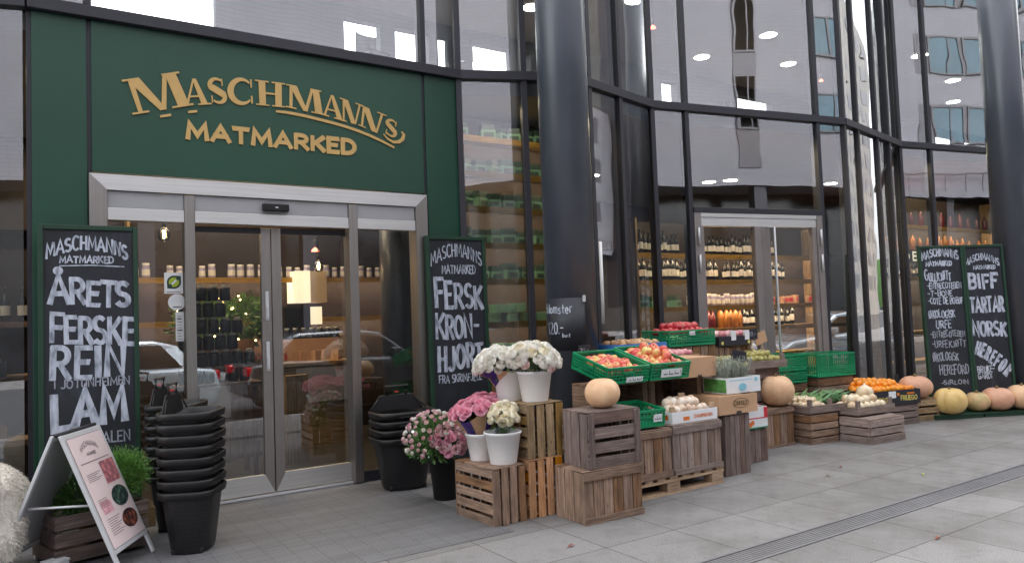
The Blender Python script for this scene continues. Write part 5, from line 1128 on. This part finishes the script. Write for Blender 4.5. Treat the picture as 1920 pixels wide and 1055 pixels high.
pumpkin('smaller greenish pumpkin between the ribbed one and its pinkish neighbour', (10.38, 4.86, .062), .155, .25, 'pumpkin_green', .04, 9, .08)
pumpkin('pinkish pumpkin on the green plinth before the boldly lettered chalkboard', (10.62, 4.72, .062), .19, .30, 'pumpkin_pink', .03, 10, .08)
pumpkin('pale pumpkin at the far end of the plinth before the round column', (10.93, 4.56, .062), .20, .32, 'pumpkin', .03, 10, .08)
pth = math.atan2(4.492 - 4.99, 10.782 - 9.757)
for k, (s0, s1) in enumerate(((-.1, .585), (.592, 1.6))):
    t = thing('plinth', ['low green plinth under the ribbed pumpkin', 'low green plinth under the pinkish pumpkins before the column'][k], 'plinth', (9.757, 4.99, 0), pth)
    MB().box((s0, 0, .045), (s1, .46, .06)).build('plinth_top', 'board_green', t, .002); MB().box((s0 + .01, .01, 0), (s1 - .01, .45, .0449)).build('plinth_base', 'board_green', t)

# ---------------------------------------------------------------- chalkboards
def board(label, X, w_, z0, z1, frame=.035):
    t = thing('chalkboard', label, 'chalkboard'); t.matrix_world = X
    MB().box((frame, -.002, z0 + frame), (w_ - frame, .02, z1 - frame)).build('slate', 'slate', t)
    for a, b in (((0, -.018, z0), (frame, .03, z1)), ((w_ - frame, -.018, z0), (w_, .03, z1)), ((frame + .001, -.017, z1 - frame), (w_ - frame - .001, .03, z1)), ((frame + .001, -.017, z0), (w_ - frame - .001, .03, z0 + frame))): MB().box(a, b).build('frame_bar', 'board_green', t, .003)
    return t
PB = lambda u, v, o: (u, -.004 - o, v)
def lettering(t, rows, mat='chalk'):
    for k, r_ in enumerate(rows):
        mb = MB(); a, kw = r_[:6], (r_[6] if len(r_) > 6 else {}); kw = dict(kw); kw.setdefault('seed', k + 3); m_ = kw.pop('mat', mat); write(mb, *a, PB, **kw); mb.build('lettering', m_, t)
b1 = board('tall chalkboard with big hand painted capitals between green panel and stacked baskets', T(.112, 6.50, 0, R(0), R(-1.2)), .67, .06, 2.32)
def Z1(y): return 2.315 - .00393 * (y - 422)
lettering(b1, [('MASCHMANNS', .055, Z1(487), .54, .10, .017, dict(arch=.075, jit=.03, seed=1)), ('MATMARKED', .14, Z1(494), .36, .05, .011, dict(jit=.03)),
  ('ÅRETS', .075, Z1(572), .53, .18, .036, dict(jit=.03, grow=.12, rise=-.03, gap=.1)), ('FERSKE', .075, Z1(645), .56, .19, .036, dict(jit=.03, rise=-.045, grow=.1, gap=.13)),
  ('REIN', .08, Z1(712), .48, .225, .044, dict(jit=.03, gap=.2)), ('I JOTUNHEIMEN', .10, Z1(733), .50, .062, .010, dict(jit=.03, mat='chalk_thin')), ('LAM', .09, Z1(810), .48, .255, .062, dict(jit=.02, gap=.2, rise=.03)), ('I HEIMDALEN', .12, Z1(843), .48, .08, .011, dict(jit=.03, mat='chalk_thin'))])
mb = MB(); ribbon(mb, [(.14, Z1(500)), (.35, Z1(498.5)), (.57, Z1(501))], .008, lambda u, v: PB(u, v, .0004)); mb.build('chalk_line', 'chalk', b1)
b2 = board('tall chalkboard with capitals ending in a dash, between the door and the round column', T(3.372, 6.60, 0, 0, R(-1)), .685, .06, 2.34)
def Z2(y): return 2.335 - .00526 * (y - 443)
lettering(b2, [('MASCHMANNS', .05, Z2(500), .585, .125, .013, dict(arch=.10, jit=.02)), ('MATMARKED', .17, Z2(514), .39, .085, .011, dict(jit=.02)), ('FERSK', .085, Z2(578), .54, .24, .040, dict(jit=.03, grow=.12, rise=-.02, gap=.18)), ('KRON-', .075, Z2(638), .50, .22, .034, dict(jit=.03, grow=.12, gap=.16)), ('HJORT', .09, Z2(697), .52, .23, .040, dict(jit=.03, rise=.02, gap=.18)), ('FRA SKRIMFJELL', .09, Z2(721), .49, .075, .011, dict(jit=.03, mat='chalk'))])
bth = math.atan2(-.42, .86); BX = lambda u: T(9.75 + .8986 * u, 5.4 - .4388 * u, 0, bth, R(-2))
b3 = board('narrow chalkboard crowded with small handwriting, by the folded glass', BX(.305), .645, .065, 2.25)
b4 = board('narrow chalkboard with few bold capitals, next to the second round column', BX(.955), .60, .065, 2.25)
def Z3(y): return 2.245 - .0070 * (y - 460)
lettering(b3, [('MASCHMANNS', .05, Z3(487), .53, .1, .02, dict(arch=.05, jit=.05)), ('MATMARKED', .10, Z3(498), .38, .06, .016, dict(jit=.05)), ('GULLKJØTT', .07, Z3(526), .38, .105, .018, dict(jit=.06, grow=.25)), ('-ENTRECOTEBEN', .09, Z3(542), .5, .075, .014, dict(jit=.05)), ('-T-BONE', .09, Z3(556), .36, .075, .014, dict(jit=.05)), ('-COTE DE BOEUF', .09, Z3(571), .5, .08, .014, dict(jit=.05)),
  ('ØKOLOGISK', .08, Z3(597), .38, .1, .016, dict(jit=.06)), ('URFE', .17, Z3(617), .22, .1, .016, dict(jit=.06)), ('-ENTRECOTEBEN', .08, Z3(634), .5, .075, .012, dict(jit=.06, mat='chalk_thin')), ('-URFEKJØTT', .09, Z3(653), .49, .085, .012, dict(jit=.06, mat='chalk_thin')), ('ØKOLOGISK', .09, Z3(679), .36, .1, .014, dict(jit=.06, mat='chalk_thin')), ('HEREFORD', .17, Z3(705), .42, .12, .014, dict(jit=.05, mat='chalk_thin')), ('-SIRLOIN', .17, Z3(724), .4, .05, .012, dict(jit=.06, mat='chalk_thin'))])
lettering(b4, [('MASCHMANNS', .03, Z3(502), .5, .085, .015, dict(arch=.09, jit=.03)), ('MATMARKED', .14, Z3(507), .33, .05, .012, dict(jit=.03)), ('BIFF', .055, Z3(544), .42, .18, .044, dict(jit=.03, rise=.0, gap=.22)), ('TARTAR', .045, Z3(590), .49, .19, .036, dict(jit=.03, gap=.18)), ('NORSK', .055, Z3(632), .48, .18, .038, dict(jit=.03, rise=-.03, gap=.18)), ('HEREFOR', .05, Z3(668), .44, .17, .036, dict(jit=.02, rise=-.33, gap=.24, turn=(-.35, -.85))), ('BRUKE-', .065, Z3(704), .25, .08, .014, dict(jit=.04)), ('GÅRD!', .065, Z3(716), .2, .07, .014, dict(jit=.04))])

# ---------------------------------------------------------------- pavement sign
def aframe(label, c_, th, w_, hgt, spread):
    t = thing('pavement_sign', label, 'sign', (c_[0], c_[1], 0), th)
    sl = math.atan2(spread, hgt); Ls = math.hypot(spread, hgt)
    def side(sg):
        X = Matrix.Translation((0, 0, hgt)) @ Matrix.Rotation(math.pi if sg > 0 else 0, 4, 'Z') @ Matrix.Rotation(-sl, 4, 'X')
        # local: x along ridge, z downwards negative, -y outwards
        def add(nm, a, b, mat, bv=0, X=X): o = MB().box(a, b).build(nm, mat, t, bv); o.matrix_local = X; return o
        yo = -.03
        for x in (-w_ / 2, w_ / 2 - .03): add('frame_bar', (x, yo, -Ls), (x + .03, yo + .02, -.01), 'alu', .003)
        add('frame_bar', (-w_ / 2 + .031, yo, -.045), (w_ / 2 - .031, yo + .02, -.012), 'alu', .003); add('frame_bar', (-w_ / 2 + .031, yo, -Ls * .86), (w_ / 2 - .031, yo + .02, -Ls * .86 + .03), 'alu', .003)
        add('backing', (-w_ / 2 + .02, yo + .008, -Ls * .85), (w_ / 2 - .02, yo + .016, -.03), 'white_metal' if sg < 0 else 'white_metal')
        return X, yo, add
    Xb, yo, addb = side(1)
    Xf, yo, addf = side(-1)
    MB().tube([(-w_ / 2, 0, hgt + .004), (w_ / 2, 0, hgt + .004)], .012, 8).build('ridge_hinge', 'dark_metal', t)
    for x in (-w_ / 2 + .04, w_ / 2 - .04): MB().tube([(x, -spread * .5, hgt * .5), (x, spread * .5, hgt * .5)], .008, 6).build('brace', 'alu', t)
    p0, p1 = -w_ / 2 + .032, w_ / 2 - .032
    post = addf('poster', (p0, yo - .003, -Ls * .86 + .032), (p1, yo - .0005, -.047), 'pink_paper'); W_ = p1 - p0; Hh = Ls * .86 - .08
    def P(u, v, o=0): return (p0 + u * W_, yo - .0045 - o, -.047 - (1 - v) * Hh)
    def patch(nm, u0, v0, u1, v1, mat, rnd_=False):
        mb = MB(); 
        if rnd_: pts = [((u0 + u1) / 2 + (u1 - u0) / 2 * math.cos(2 * math.pi * k / 24), (v0 + v1) / 2 + (v1 - v0) / 2 * math.sin(2 * math.pi * k / 24)) for k in range(24)]; pts = [(min(p, 1), q) for p, q in pts]
        else: pts = [(u0, v0), (u1, v0), (u1, v1), (u0, v1)]
        mb.add([P(*p) for p in pts], [tuple(range(len(pts)))]); o = mb.build(nm, mat, t); o.matrix_local = Xf
    mb = MB(); PP = lambda u, v, o: P(u, v, o)
    write(mb, 'MASCHMANNS', .22, .85, .5, .045, .007, PP, arch=.05, gap=.22); write(mb, 'MATMARKED', .34, .815, .26, .025, .006, PP, gap=.22)
    for k in range(5): mb.add([P(.1, .655 - k * .016, .0003), P(.1 + .4 - (k % 3) * .08, .655 - k * .016, .0003), P(.1 + .4 - (k % 3) * .08, .66 - k * .016, .0003), P(.1, .66 - k * .016, .0003)], [(0, 1, 2, 3)])
    for k in range(5): mb.add([P(.1, .42 - k * .018, .0003), P(.36, .42 - k * .018, .0003), P(.36, .425 - k * .018, .0003), P(.1, .425 - k * .018, .0003)], [(0, 1, 2, 3)])
    for k in range(8): mb.add([P(.12, .24 - k * .02, .0003), P(.5 - (k % 3) * .06, .24 - k * .02, .0003), P(.5 - (k % 3) * .06, .245 - k * .02, .0003), P(.12, .245 - k * .02, .0003)], [(0, 1, 2, 3)])
    mb.add([P(.08, .755, .0002), P(.92, .755, .0002), P(.92, .762, .0002), P(.08, .762, .0002)], [(0, 1, 2, 3)])
    o = mb.build('printed_text', 'ink_soft', t); o.matrix_local = Xf
    patch('food_picture', .55, .52, .98, .73, 'food_pink'); patch('food_picture', .5, .29, .99, .48, 'food_green', True); patch('food_picture', .12, .29, .42, .40, 'food_pale'); patch('food_picture', .52, .08, .98, .25, 'food_brown', True)
    return t
M['pink_paper'] = plain('pink_poster_paper', lin((232, 212, 212)), .5, 0, .03, 5)
M['ink_soft'] = plain('grey_print', lin((120, 106, 108)), .7, 0, .1, 12)
def m_food(name, a, b_, c):
    mt, t, b = newmat(name); ns = N(t, 'ShaderNodeTexVoronoi'); ns.inputs['Scale'].default_value = 28; t.links.new(mapping(t), ns.inputs['Vector']); t.links.new(ramp(t, ns.outputs['Distance'], [(.15, a), (.4, b_), (.7, c)]), b.inputs['Base Color']); b.inputs['Roughness'].default_value = .4; return mt
M['food_pink'] = m_food('food_print_pink', lin((224, 150, 150)), lin((196, 120, 128)), lin((150, 96, 106))); M['food_green'] = m_food('food_print_green', lin((90, 124, 104)), lin((52, 72, 66)), lin((36, 44, 48)))
M['food_brown'] = m_food('food_print_brown', lin((200, 110, 90)), lin((130, 72, 56)), lin((60, 40, 40))); M['food_pale'] = m_food('food_print_pale', lin((236, 190, 196)), lin((226, 170, 180)), lin((208, 150, 164)))
aframe('white folding pavement sign with a pink poster of food pictures', (.30, 5.62), R(62), .52, .875, .36)

# ---------------------------------------------------------------- baskets
def rrect(w_, d_, r, n=6):
    P_ = []
    for cx, cy, a0 in ((w_ / 2 - r, d_ / 2 - r, 0), (-w_ / 2 + r, d_ / 2 - r, 90), (-w_ / 2 + r, -d_ / 2 + r, 180), (w_ / 2 - r, -d_ / 2 + r, 270)):
        for k in range(n + 1): P_.append((cx + r * math.cos(R(a0 + 90 * k / n)), cy + r * math.sin(R(a0 + 90 * k / n))))
    return P_
M['basket_black'] = None
def m_basket():
    mt, t, b = newmat('basket_plastic'); br = N(t, 'ShaderNodeTexBrick'); br.offset = 0; br.inputs['Scale'].default_value = 1; br.inputs['Brick Width'].default_value = .022; br.inputs['Row Height'].default_value = .03; br.inputs['Mortar Size'].default_value = .006
    br.inputs['Color1'].default_value = (.003, .003, .003, 1); br.inputs['Color2'].default_value = (.004, .004, .004, 1); br.inputs['Mortar'].default_value = lin((30, 30, 33)); t.links.new(mapping(t, 'UV'), br.inputs['Vector']); t.links.new(br.outputs['Color'], b.inputs['Base Color']); b.inputs['Roughness'].default_value = .4; bump(t, b, br.outputs['Fac'], .5, .003); return mt
M['basket_black'] = m_basket()
def basket(label, loc, rz, hood=True, group=None, wheels=False, arm=False):
    t = thing('shopping_basket', label, 'shopping basket', loc, rz, group)
    secs = [(.30, .25, .0), (.315, .265, .03), (.40, .33, .36), (.445, .375, .365), (.455, .385, .405), (.44, .37, .415), (.43, .36, .41), (.395, .325, .35), (.30, .25, .03)]
    mb = MB(); rings = [[(x, y, z) for x, y in rrect(w_, d_, .115)] for w_, d_, z in secs]; n = len(rings[0]); V = [p for r_ in rings for p in r_]; F = []; UV = []
    per = [0]
    for k in range(n): per.append(per[-1] + math.dist(rings[2][k][:2], rings[2][(k + 1) % n][:2]))
    for k in range(len(secs) - 1):
        for i in range(n): F.append((k * n + i, k * n + (i + 1) % n, (k + 1) * n + (i + 1) % n, (k + 1) * n + i)); UV.append([(per[i], secs[k][2]), (per[i + 1], secs[k][2]), (per[i + 1], secs[k + 1][2]), (per[i], secs[k + 1][2])])
    F1 = F[:n * 2]; F2 = F[n * 2:]; mb.add(V, F1, 0, UV[:n * 2], True); mb.add(V, F2, 1, UV[n * 2:], True); mb.add(rings[0], [tuple(range(n))[::-1]], 1); mb.add([(x, y, .03) for x, y, z in rings[-1]], [tuple(range(n))], 1)
    o = mb.build('tub', ['basket_black', 'black'], t)
    MB().box((-.085, -.195, .372), (.085, -.1905, .384)).build('rim_rib', 'black_soft', t, .001)
    if hood:
        mb = MB(); pl_ = [(-.21, .40), (.21, .40), (.13, .53), (-.13, .53)]; mb.prism(pl_, .12, .13); mb.build('handle_plate', 'black_soft', t, .004)
        mb = MB(); mb.tube([(-.07, .125, .53), (-.085, .125, .60), (.085, .125, .60), (.07, .125, .53)], .012, 8); mb.build('handle', 'black_soft', t); MB().box((-.015, .115, .55), (.015, .135, .558)).build('release_button', 'red', t)
        for s in (-1, 1): MB().tube([(s * .215, .1, .41), (s * .14, .115, .50)], .005, 6).build('stay', 'black_soft', t)
    if wheels:
        for s in (-1, 1):
            for y in (-.08, .08): MB().lathe([(.0, -.012), (.024, -.012), (.024, .012), (0, .012)], 14, 0, T(0, 0, 0, 0, 0, R(90))).build('wheel', 'rubber', t, 0, (s * .12, y, .012))
    return t
def stack(x, y, rz, n, step, what, grp, z0=.012, hood_arm=False, big=1):
    before = set(bpy.data.objects); _stack(x, y, rz, n, step, what, grp, z0 * big, hood_arm)
    for o in set(bpy.data.objects) - before:
        if o.parent is None: o.scale = (big * (1.0 if big == 1 else 1.05), big, big * .92 if big > 1 else 1)
def _stack(x, y, rz, n, step, what, grp, z0=.012, hood_arm=False):
    basket(what + ', the lowest', (x, y, z0), rz, False, grp, True)
    mid = None
    for k in range(1, n - 1):
        lab = what + ', mid stack'
        if mid is None: mid = basket(lab, (x, y, z0 + step * k), rz, False, grp); mk = kids(mid)
        else: copy_tree(mid, (x + rnd.uniform(-.004, .004), y + rnd.uniform(-.004, .004), z0 + step * k), (0, 0, rz + rnd.uniform(-.02, .02)), ch=mk)
    basket(what + ', the topmost', (x, y, z0 + step * (n - 1)), rz, True, grp, False, hood_arm)
stack(.985, 5.56, R(62), 8, .074, 'black basket in the tall stack before the sliding door', 'baskets in the tall front stack')
stack(1.0, 6.22, R(62), 8, .074, 'black basket in the half hidden stack beside the chalkboard', 'baskets in the half hidden stack')
stack(2.90, 6.28, R(-6), 4, .075, 'black basket in the short stack by the narrow side light', 'baskets in the short stack', big=1.2)

# ---------------------------------------------------------------- bush in a crate, sheepskin
crate('dark crate planter holding the round green bush behind the pavement sign', (.46, 5.72, .03), (.58, .42, .30), 'wood_dark', ('h', 3), ('h', 3), gap=.02, rz=R(16), base=True, railmat='wood_brown')
t = thing('round_bush', 'round fine leaved green bush in the dark crate beside the stacked baskets', 'bush', (.585, 5.92, .30)); rg = random.Random(5)
mb = MB(); foliage(mb, 11000, 0, 0, .21, .20, .20, .19, .032, rg, .14, 0, .2); mb.build('foliage', 'bush_green', t)
mb = MB(); foliage(mb, 900, -.26, -.05, .1, .16, .16, .12, .06, rg, .3, 0, .1); mb.build('foliage', 'leaf_green', t)
mb = MB(); [mb.tube([(rg.uniform(-.03, .03), rg.uniform(-.03, .03), -.1), (rg.uniform(-.1, .1), rg.uniform(-.1, .1), .2)], .006, 5) for _ in range(8)]; mb.build('branches', 'stem_brown', t)
MB().box((-.25, -.12, -.16), (.2, .14, -.03)).build('soil', 'stem_brown', t)
t = thing('white_box', 'small white box lying on the ground between sign legs and planter', 'box', (.18, 5.62, .005), R(30)); MB().box((-.06, -.05, 0), (.06, .05, .06)).build('box_body', 'white_card', t, .004); MB().box((-.064, -.054, .0601), (.064, .054, .075)).build('box_lid', 'white_card', t, .003)
t = thing('stool', 'wooden stool under the sheepskin at the facade', 'stool', (-.32, 5.78, 0))
MB().box((-.25, -.2, .40), (.22, .2, .44)).build('seat', 'wood_orange', t, .006)
for x in (-.22, .16):
    for y in (-.17, .13): MB().box((x, y, 0), (x + .04, y + .04, .399)).build('leg', 'wood_orange', t, .003)
t = thing('sheepskin', 'thick creamy white sheepskin draped over the stool', 'sheepskin', (-.28, 5.74, .53)); rg = random.Random(8)
mb = MB(); nu, nv = 26, 22; V = []
for i in range(nu):
    for j in range(nv):
        ph, th_ = math.pi * (.02 + .76 * i / (nu - 1)), 2 * math.pi * j / (nv - 1); ca, sa = math.cos(th_), math.sin(th_); sq = (abs(ca) ** 3.2 + abs(sa) ** 3.2) ** (-1 / 3.2)
        k_w = 1 + .05 * math.sin(3 * th_ + 5 * ph) + .03 * math.sin(7 * th_ + 2)
        V.append((.31 * math.sin(min(ph, 1.6)) ** .8 * sq * ca * k_w, .33 * math.sin(min(ph, 1.6)) ** .8 * sq * sa * k_w, .17 * math.cos(ph) + .02 * math.sin(5 * th_ + 3) - (max(0, ph - 1.3) * .19)))
mb.add(V, [(i * nv + j, (i + 1) * nv + j, (i + 1) * nv + j + 1, i * nv + j + 1) for i in range(nu - 1) for j in range(nv - 1)], 0, None, True)
hide = list(V)
for _ in range(16000):
    i, j = rg.randrange(nu - 1), rg.randrange(nv - 1); a, b, c2 = Vector(V[i * nv + j]), Vector(V[(i + 1) * nv + j]), Vector(V[i * nv + j + 1]); p = a + (b - a) * rg.random() + (c2 - a) * rg.random(); nrm = (b - a).cross(c2 - a).normalized()
    d = (nrm + Vector((rg.uniform(-.7, .7), rg.uniform(-.7, .7), rg.uniform(-.6, .2)))).normalized(); s_ = d.cross(Vector((rg.uniform(-1, 1), rg.uniform(-1, 1), .3))).normalized() * .003; l = rg.uniform(.012, .028)
    mb.add([p - s_, p + s_, p + d * l + Vector((0, 0, -.01))], [(0, 1, 2)], 0)
mb.build('fleece', 'fleece', t)

# ---------------------------------------------------------------- flowers
def bloom_mesh(name, mat, r, n_rings=4, per=(3, 4, 5, 6), open_=.5, ruff=.0, seed=1):
    rg = random.Random(seed); mb = MB()
    for k in range(n_rings):
        n = per[k]; f = (k + 1) / n_rings; rr = r * (.22 + .6 * f); h_ = r * (1.25 - .35 * f) if ruff else r * (1.45 - .25 * f)
        for i in range(n):
            a0 = 2 * math.pi * (i + .5 * (k % 2)) / n + rg.uniform(-.15, .15); sp = math.pi / n * 1.25; V = []
            for iv in range(4):
                b_ = iv / 3
                for iu in range(5):
                    a = (iu - 2) / 2; an = a0 + a * sp; q = (rr * (.35 + .65 * b_ ** .6) + open_ * f * r * b_ ** 3 * .5 - .04 * r * a * a if ruff else rr * (.45 + .62 * math.sin(2.2 * b_)) * (1 + .04 * a * a)) + ruff * r * rg.uniform(-1, 1) * b_
                    z = h_ * b_ * (1 - .12 * a * a) - .25 * r * f * open_ * b_ ** 4 + ruff * r * rg.uniform(-1, 1) * b_
                    V.append((q * math.cos(an), q * math.sin(an), z - r * .35))
            mb.add(V, [(p * 5 + q, p * 5 + q + 1, (p + 1) * 5 + q + 1, (p + 1) * 5 + q) for p in range(3) for q in range(4)], 0, None, True)
    mb.lathe([(.0, -r * .45), (r * .3, -r * .4), (r * .42, -r * .1)], 8, 1, None, True, None, False)
    return mb.build(name, [mat, 'leaf_green'])
def bouquet(label, loc, tilt, heads, dome, head_r, mats, wrap=None, leaves=60, seed=1, kind='rose', grp=None, flat=.6, ruff=0, cone=.28):
    """flower heads over a dome; wrap is the sleeve's material; z=0 is the rim the heads rise from"""
    t = thing('flower_bouquet', label, 'flowers', loc, 0, grp, tilt); rg = random.Random(seed); protos = {}
    for k in range(heads):
        f = (k + .5) / heads; ph = math.acos(1 - f * (1.0 if flat > .5 else .9)); an = k * 2.39996 + rg.uniform(-.15, .15)
        d = Vector((math.sin(ph) * math.cos(an), math.sin(ph) * math.sin(an), math.cos(ph))); p = Vector((d.x * dome, d.y * dome, cone * .35 + d.z * dome * flat + rg.uniform(-.01, .012)))
        m_ = rg.choice(mats)
        if m_ not in protos: protos[m_] = o = bloom_mesh(kind, m_, head_r, *((4, (3, 5, 6, 7), .25) if not ruff else (4, (5, 7, 9, 10), .7)), ruff, seed)
        else: o = protos[m_].copy(); COL.objects.link(o)
        o.parent = t; o.location = p; q = (d + Vector((0, 0, .35))).to_track_quat('Z', 'Y').to_euler(); q.rotate_axis('Z', rg.uniform(0, 6)); o.rotation_euler = q; s_ = rg.uniform(.82, 1.12); o.scale = (s_,) * 3
    mb = MB(); foliage(mb, leaves, 0, 0, cone * .25, dome * 1.05, dome * 1.05, dome * flat * .9, .06, rg, .4, 0, .1); mb.build('foliage', 'leaf_green', t)
    mb = MB(); [mb.tube([(rg.uniform(-.03, .03), rg.uniform(-.03, .03), -.2), (rg.uniform(-.6, .6) * dome, rg.uniform(-.6, .6) * dome, cone * .35)], .004, 5) for _ in range(14)]; mb.build('stems', 'leaf_green', t)
    if wrap:
        mb = MB(); n = 40; mb.lathe([(.05, -.12), (dome * .62, cone * .02), (dome * 1.0, cone * .33)], n, 0, None, True, lambda a, q: 1 + q * (.07 * math.sin(5 * a + seed) + .05 * math.sin(9 * a)), False)
        for i in range(n): x, y, z = mb.v[2 * n + i]; mb.v[2 * n + i] = (x, y, z + .025 * math.sin(4 * 2 * math.pi * i / n + seed))
        if wrap == 'paper':
            for k in range(len(mb.f)): mb.mi[k] = 0 if (k % n) // 5 % 2 else 1
            mb.build('wrapping', ['kraft', 'purple_wrap'], t)
        else: mb.build('wrapping', wrap, t)
    return t
M['cello'] = glass('cellophane', .10, (.95, .96, .97, 1), .6)
def pail(label, loc, r0, r1, h_, mat='white_plastic', name='flower_pail'):
    t = thing(name, label, 'bucket', loc); MB().lathe([(r0 - .003, 0), (r0, .004), (r1, h_ - .012), (r1 + .008, h_ - .012), (r1 + .009, h_), (r1 - .002, h_), (r0 - .006, .01), (.001, .01)], 40).build('tub', mat, t)
    MB().lathe([(r1 + .004, h_ - .02), (r1 + .0085, h_ - .0125)], 40, 0, None, True, None, False).build('rim', mat, t); return t
pail('white pail of pink carnations at the edge of the slatted crate', (2.965, 5.0, .418), .088, .118, .205)
pail('white pail of cream roses foremost on the slatted crate', (3.01, 4.76, .418), .10, .135, .235)
pail('white pail with purple wrapped white roses high on the yellowish crate', (3.255, 5.02, .844), .10, .125, .235)
pail('white pail of blush and white roses high on the yellowish crate', (3.34, 4.79, .844), .10, .135, .235)
pail('black bucket of mixed pink bouquets beside the short stack of baskets', (2.99, 5.66, 0), .10, .135, .375, 'black')
bouquet('dense pink carnations in purple and brown paper in the white pail', (2.96, 5.03, .66), (R(-4), R(-8), 0), 70, .19, .038, ['carnation', 'carnation'], 'paper', 50, 2, 'carnation', ruff=.06, cone=.32, flat=.5)
bouquet('bundle of cream roses in clear film leaning out of the white pail', (2.985, 4.72, .68), (R(12), R(-4), 0), 22, .095, .036, ['rose_cream'], 'cello', 20, 3, flat=.55, cone=.2)
bouquet('second bundle of cream roses behind the first in the same pail', (3.05, 4.80, .72), (R(2), R(4), 0), 18, .09, .036, ['rose_cream'], 'cello', 14, 4, flat=.5, cone=.2)
bouquet('white roses in purple paper high before the chalkboard ending in a dash', (3.19, 5.05, 1.05), (R(4), R(-16), 0), 44, .165, .045, ['rose_white'], 'paper', 50, 5, flat=.6, cone=.24)
bouquet('blush and white roses high before the round column', (3.34, 4.83, 1.04), (R(8), R(5), 0), 60, .19, .05, ['rose_white', 'rose_white', 'rose_white', 'rose_cream', 'rose_blush'], 'cello', 70, 6, flat=.72, cone=.26)
bouquet('mixed bouquet of small pale pink flowers and greenery leaning over the black bucket', (2.88, 5.58, .46), (R(14), R(-36), 0), 70, .22, .022, ['carnation_pale', 'rose_white', 'carnation', 'carnation_pale', 'rose_blush'], 'cello', 900, 7, 'small_flower', flat=.8, cone=.34)
bouquet('round bouquet of frilly pink flowers leaning out at the front of the black bucket', (2.95, 5.50, .43), (R(36), R(-6), 0), 44, .15, .034, ['carnation_pale', 'carnation'], 'cello', 60, 8, 'carnation', ruff=.08, flat=.75, cone=.28)
bouquet('loose reddish pink flowers behind the dense carnations', (3.18, 5.25, .64), (R(-4), R(8), 0), 44, .18, .034, ['carnation'], None, 60, 9, 'carnation', ruff=.08, flat=.5, cone=.4)
# lavender
for k in range(3):
    t = thing('lavender_plant', ['bushy grey green lavender at the near end of the white box', 'bushy grey green lavender in the middle of the white box', 'bushy grey green lavender at the far end of the white box'][k], 'lavender', (5.47 + k * .14, 4.82, .80)); rg = random.Random(60 + k); mb = MB()
    for _ in range(170):
        a = rg.uniform(0, 6.3); s_ = rg.random() ** .6; p0 = Vector((math.cos(a) * .05 * s_, math.sin(a) * .07 * s_, 0)); d = Vector((math.cos(a) * .35 * s_, math.sin(a) * .35 * s_, 1)).normalized(); l = rg.uniform(.16, .27); sd_ = d.cross(Vector((rg.uniform(-1, 1), rg.uniform(-1, 1), 0))).normalized()
        mb.add([p0 - sd_ * .002, p0 + sd_ * .002, p0 + d * l + sd_ * .001, p0 + d * l - sd_ * .001], [(0, 1, 2, 3)])
        for q in range(7):
            c_ = p0 + d * l * (.25 + .75 * q / 7); e = (d * .7 + Vector((rg.uniform(-1, 1), rg.uniform(-1, 1), rg.uniform(-.2, .4)))).normalized(); f = e.cross(d).normalized() * .003; ll = rg.uniform(.02, .04); mb.add([c_, c_ + e * ll * .5 + f, c_ + e * ll, c_ + e * ll * .5 - f], [(0, 1, 2, 3)])
    mb.build('foliage', 'lavender', t); MB().lathe([(.05, -.1), (.062, 0), (.055, -.01)], 14).build('pot', 'kraft_in', t)
# fruit on the shelf seen through the first window
c = carton('dark carton of oranges on the middle shelf in the first window', (-.55, 7.62, 1.155), (.9, .3, .12), 'black_card', 0, 'black_card')
heap('orange', 'orange in the dark carton in the first window', 'oranges in the first window', 'orange', XF((-.55, 7.62, 1.155), (0, 0, 0)), .86, .3, .12, .045, .03, 'orange', 1.95, 21, ROUND)
c = carton('pale carton of tomatoes on the lowest shelf in the first window', (-.55, 7.61, .625), (.9, .3, .1), 'kraft', 0)
heap('tomato', 'red tomato in the pale carton in the first window', 'tomatoes in the first window', 'tomato', XF((-.55, 7.61, .625), (0, 0, 0)), .86, .3, .1, .04, .03, 'apple_red', 1.95, 22, ROUND)
for k in range(6): goods('bottle', -.5 + k * .13, 8.2, 1.62, 'dark bottle with pale label on the top shelf in the first window', 'bottles in the first window', 'bottle')
# chairs upstairs against the bright windows
def chair(label, x, y, rz):
    t = thing('dining_chair', label, 'chair', (x, y, 5.55), rz, 'dark chairs on the upper floor'); MB().box((-.22, -.22, .44), (.22, .22, .47)).build('seat', 'black', t, .01)
    for sx in (-.2, .17):
        for sy in (-.2, .17): MB().box((sx, sy, 0), (sx + .03, sy + .03, .439)).build('leg', 'black', t)
    mb = MB(); V = [(.23 * math.sin(R(a)), .2 + .02 - .12 * (1 - math.cos(R(a))), z) for a in range(-70, 71, 14) for z in (.47, .86)]; mb.add(V, [(2 * k, 2 * k + 2, 2 * k + 3, 2 * k + 1) for k in range(len(V) // 2 - 1)]); o = mb.build('backrest', 'black', t); s_ = o.modifiers.new('t', 'SOLIDIFY'); s_.thickness = .02; return t
pf = thing('raised_platform', 'raised dining platform on the upper floor by the windows', 'platform', (0, 0, 0)); MB().box((-5.9, 10.6, 4.03), (31.9, 12.55, 5.54)).build('platform_body', 'wood_dark', pf)
for x, y, r_, lb in ((5.0, 11.6, .3, 'dark upstairs chair against the bright window over the gold lettering'), (6.6, 11.4, 2.6, 'dark upstairs chair turned sideways over the gold lettering'), (14.0, 11.4, .4, 'dark upstairs chair behind the middle glass'), (24.2, 11.2, 1.0, 'dark upstairs chair seen over the paired chalkboards'), (25.2, 11.5, 2.2, 'second dark upstairs chair over the paired chalkboards')): chair(lb, x, y, r_)
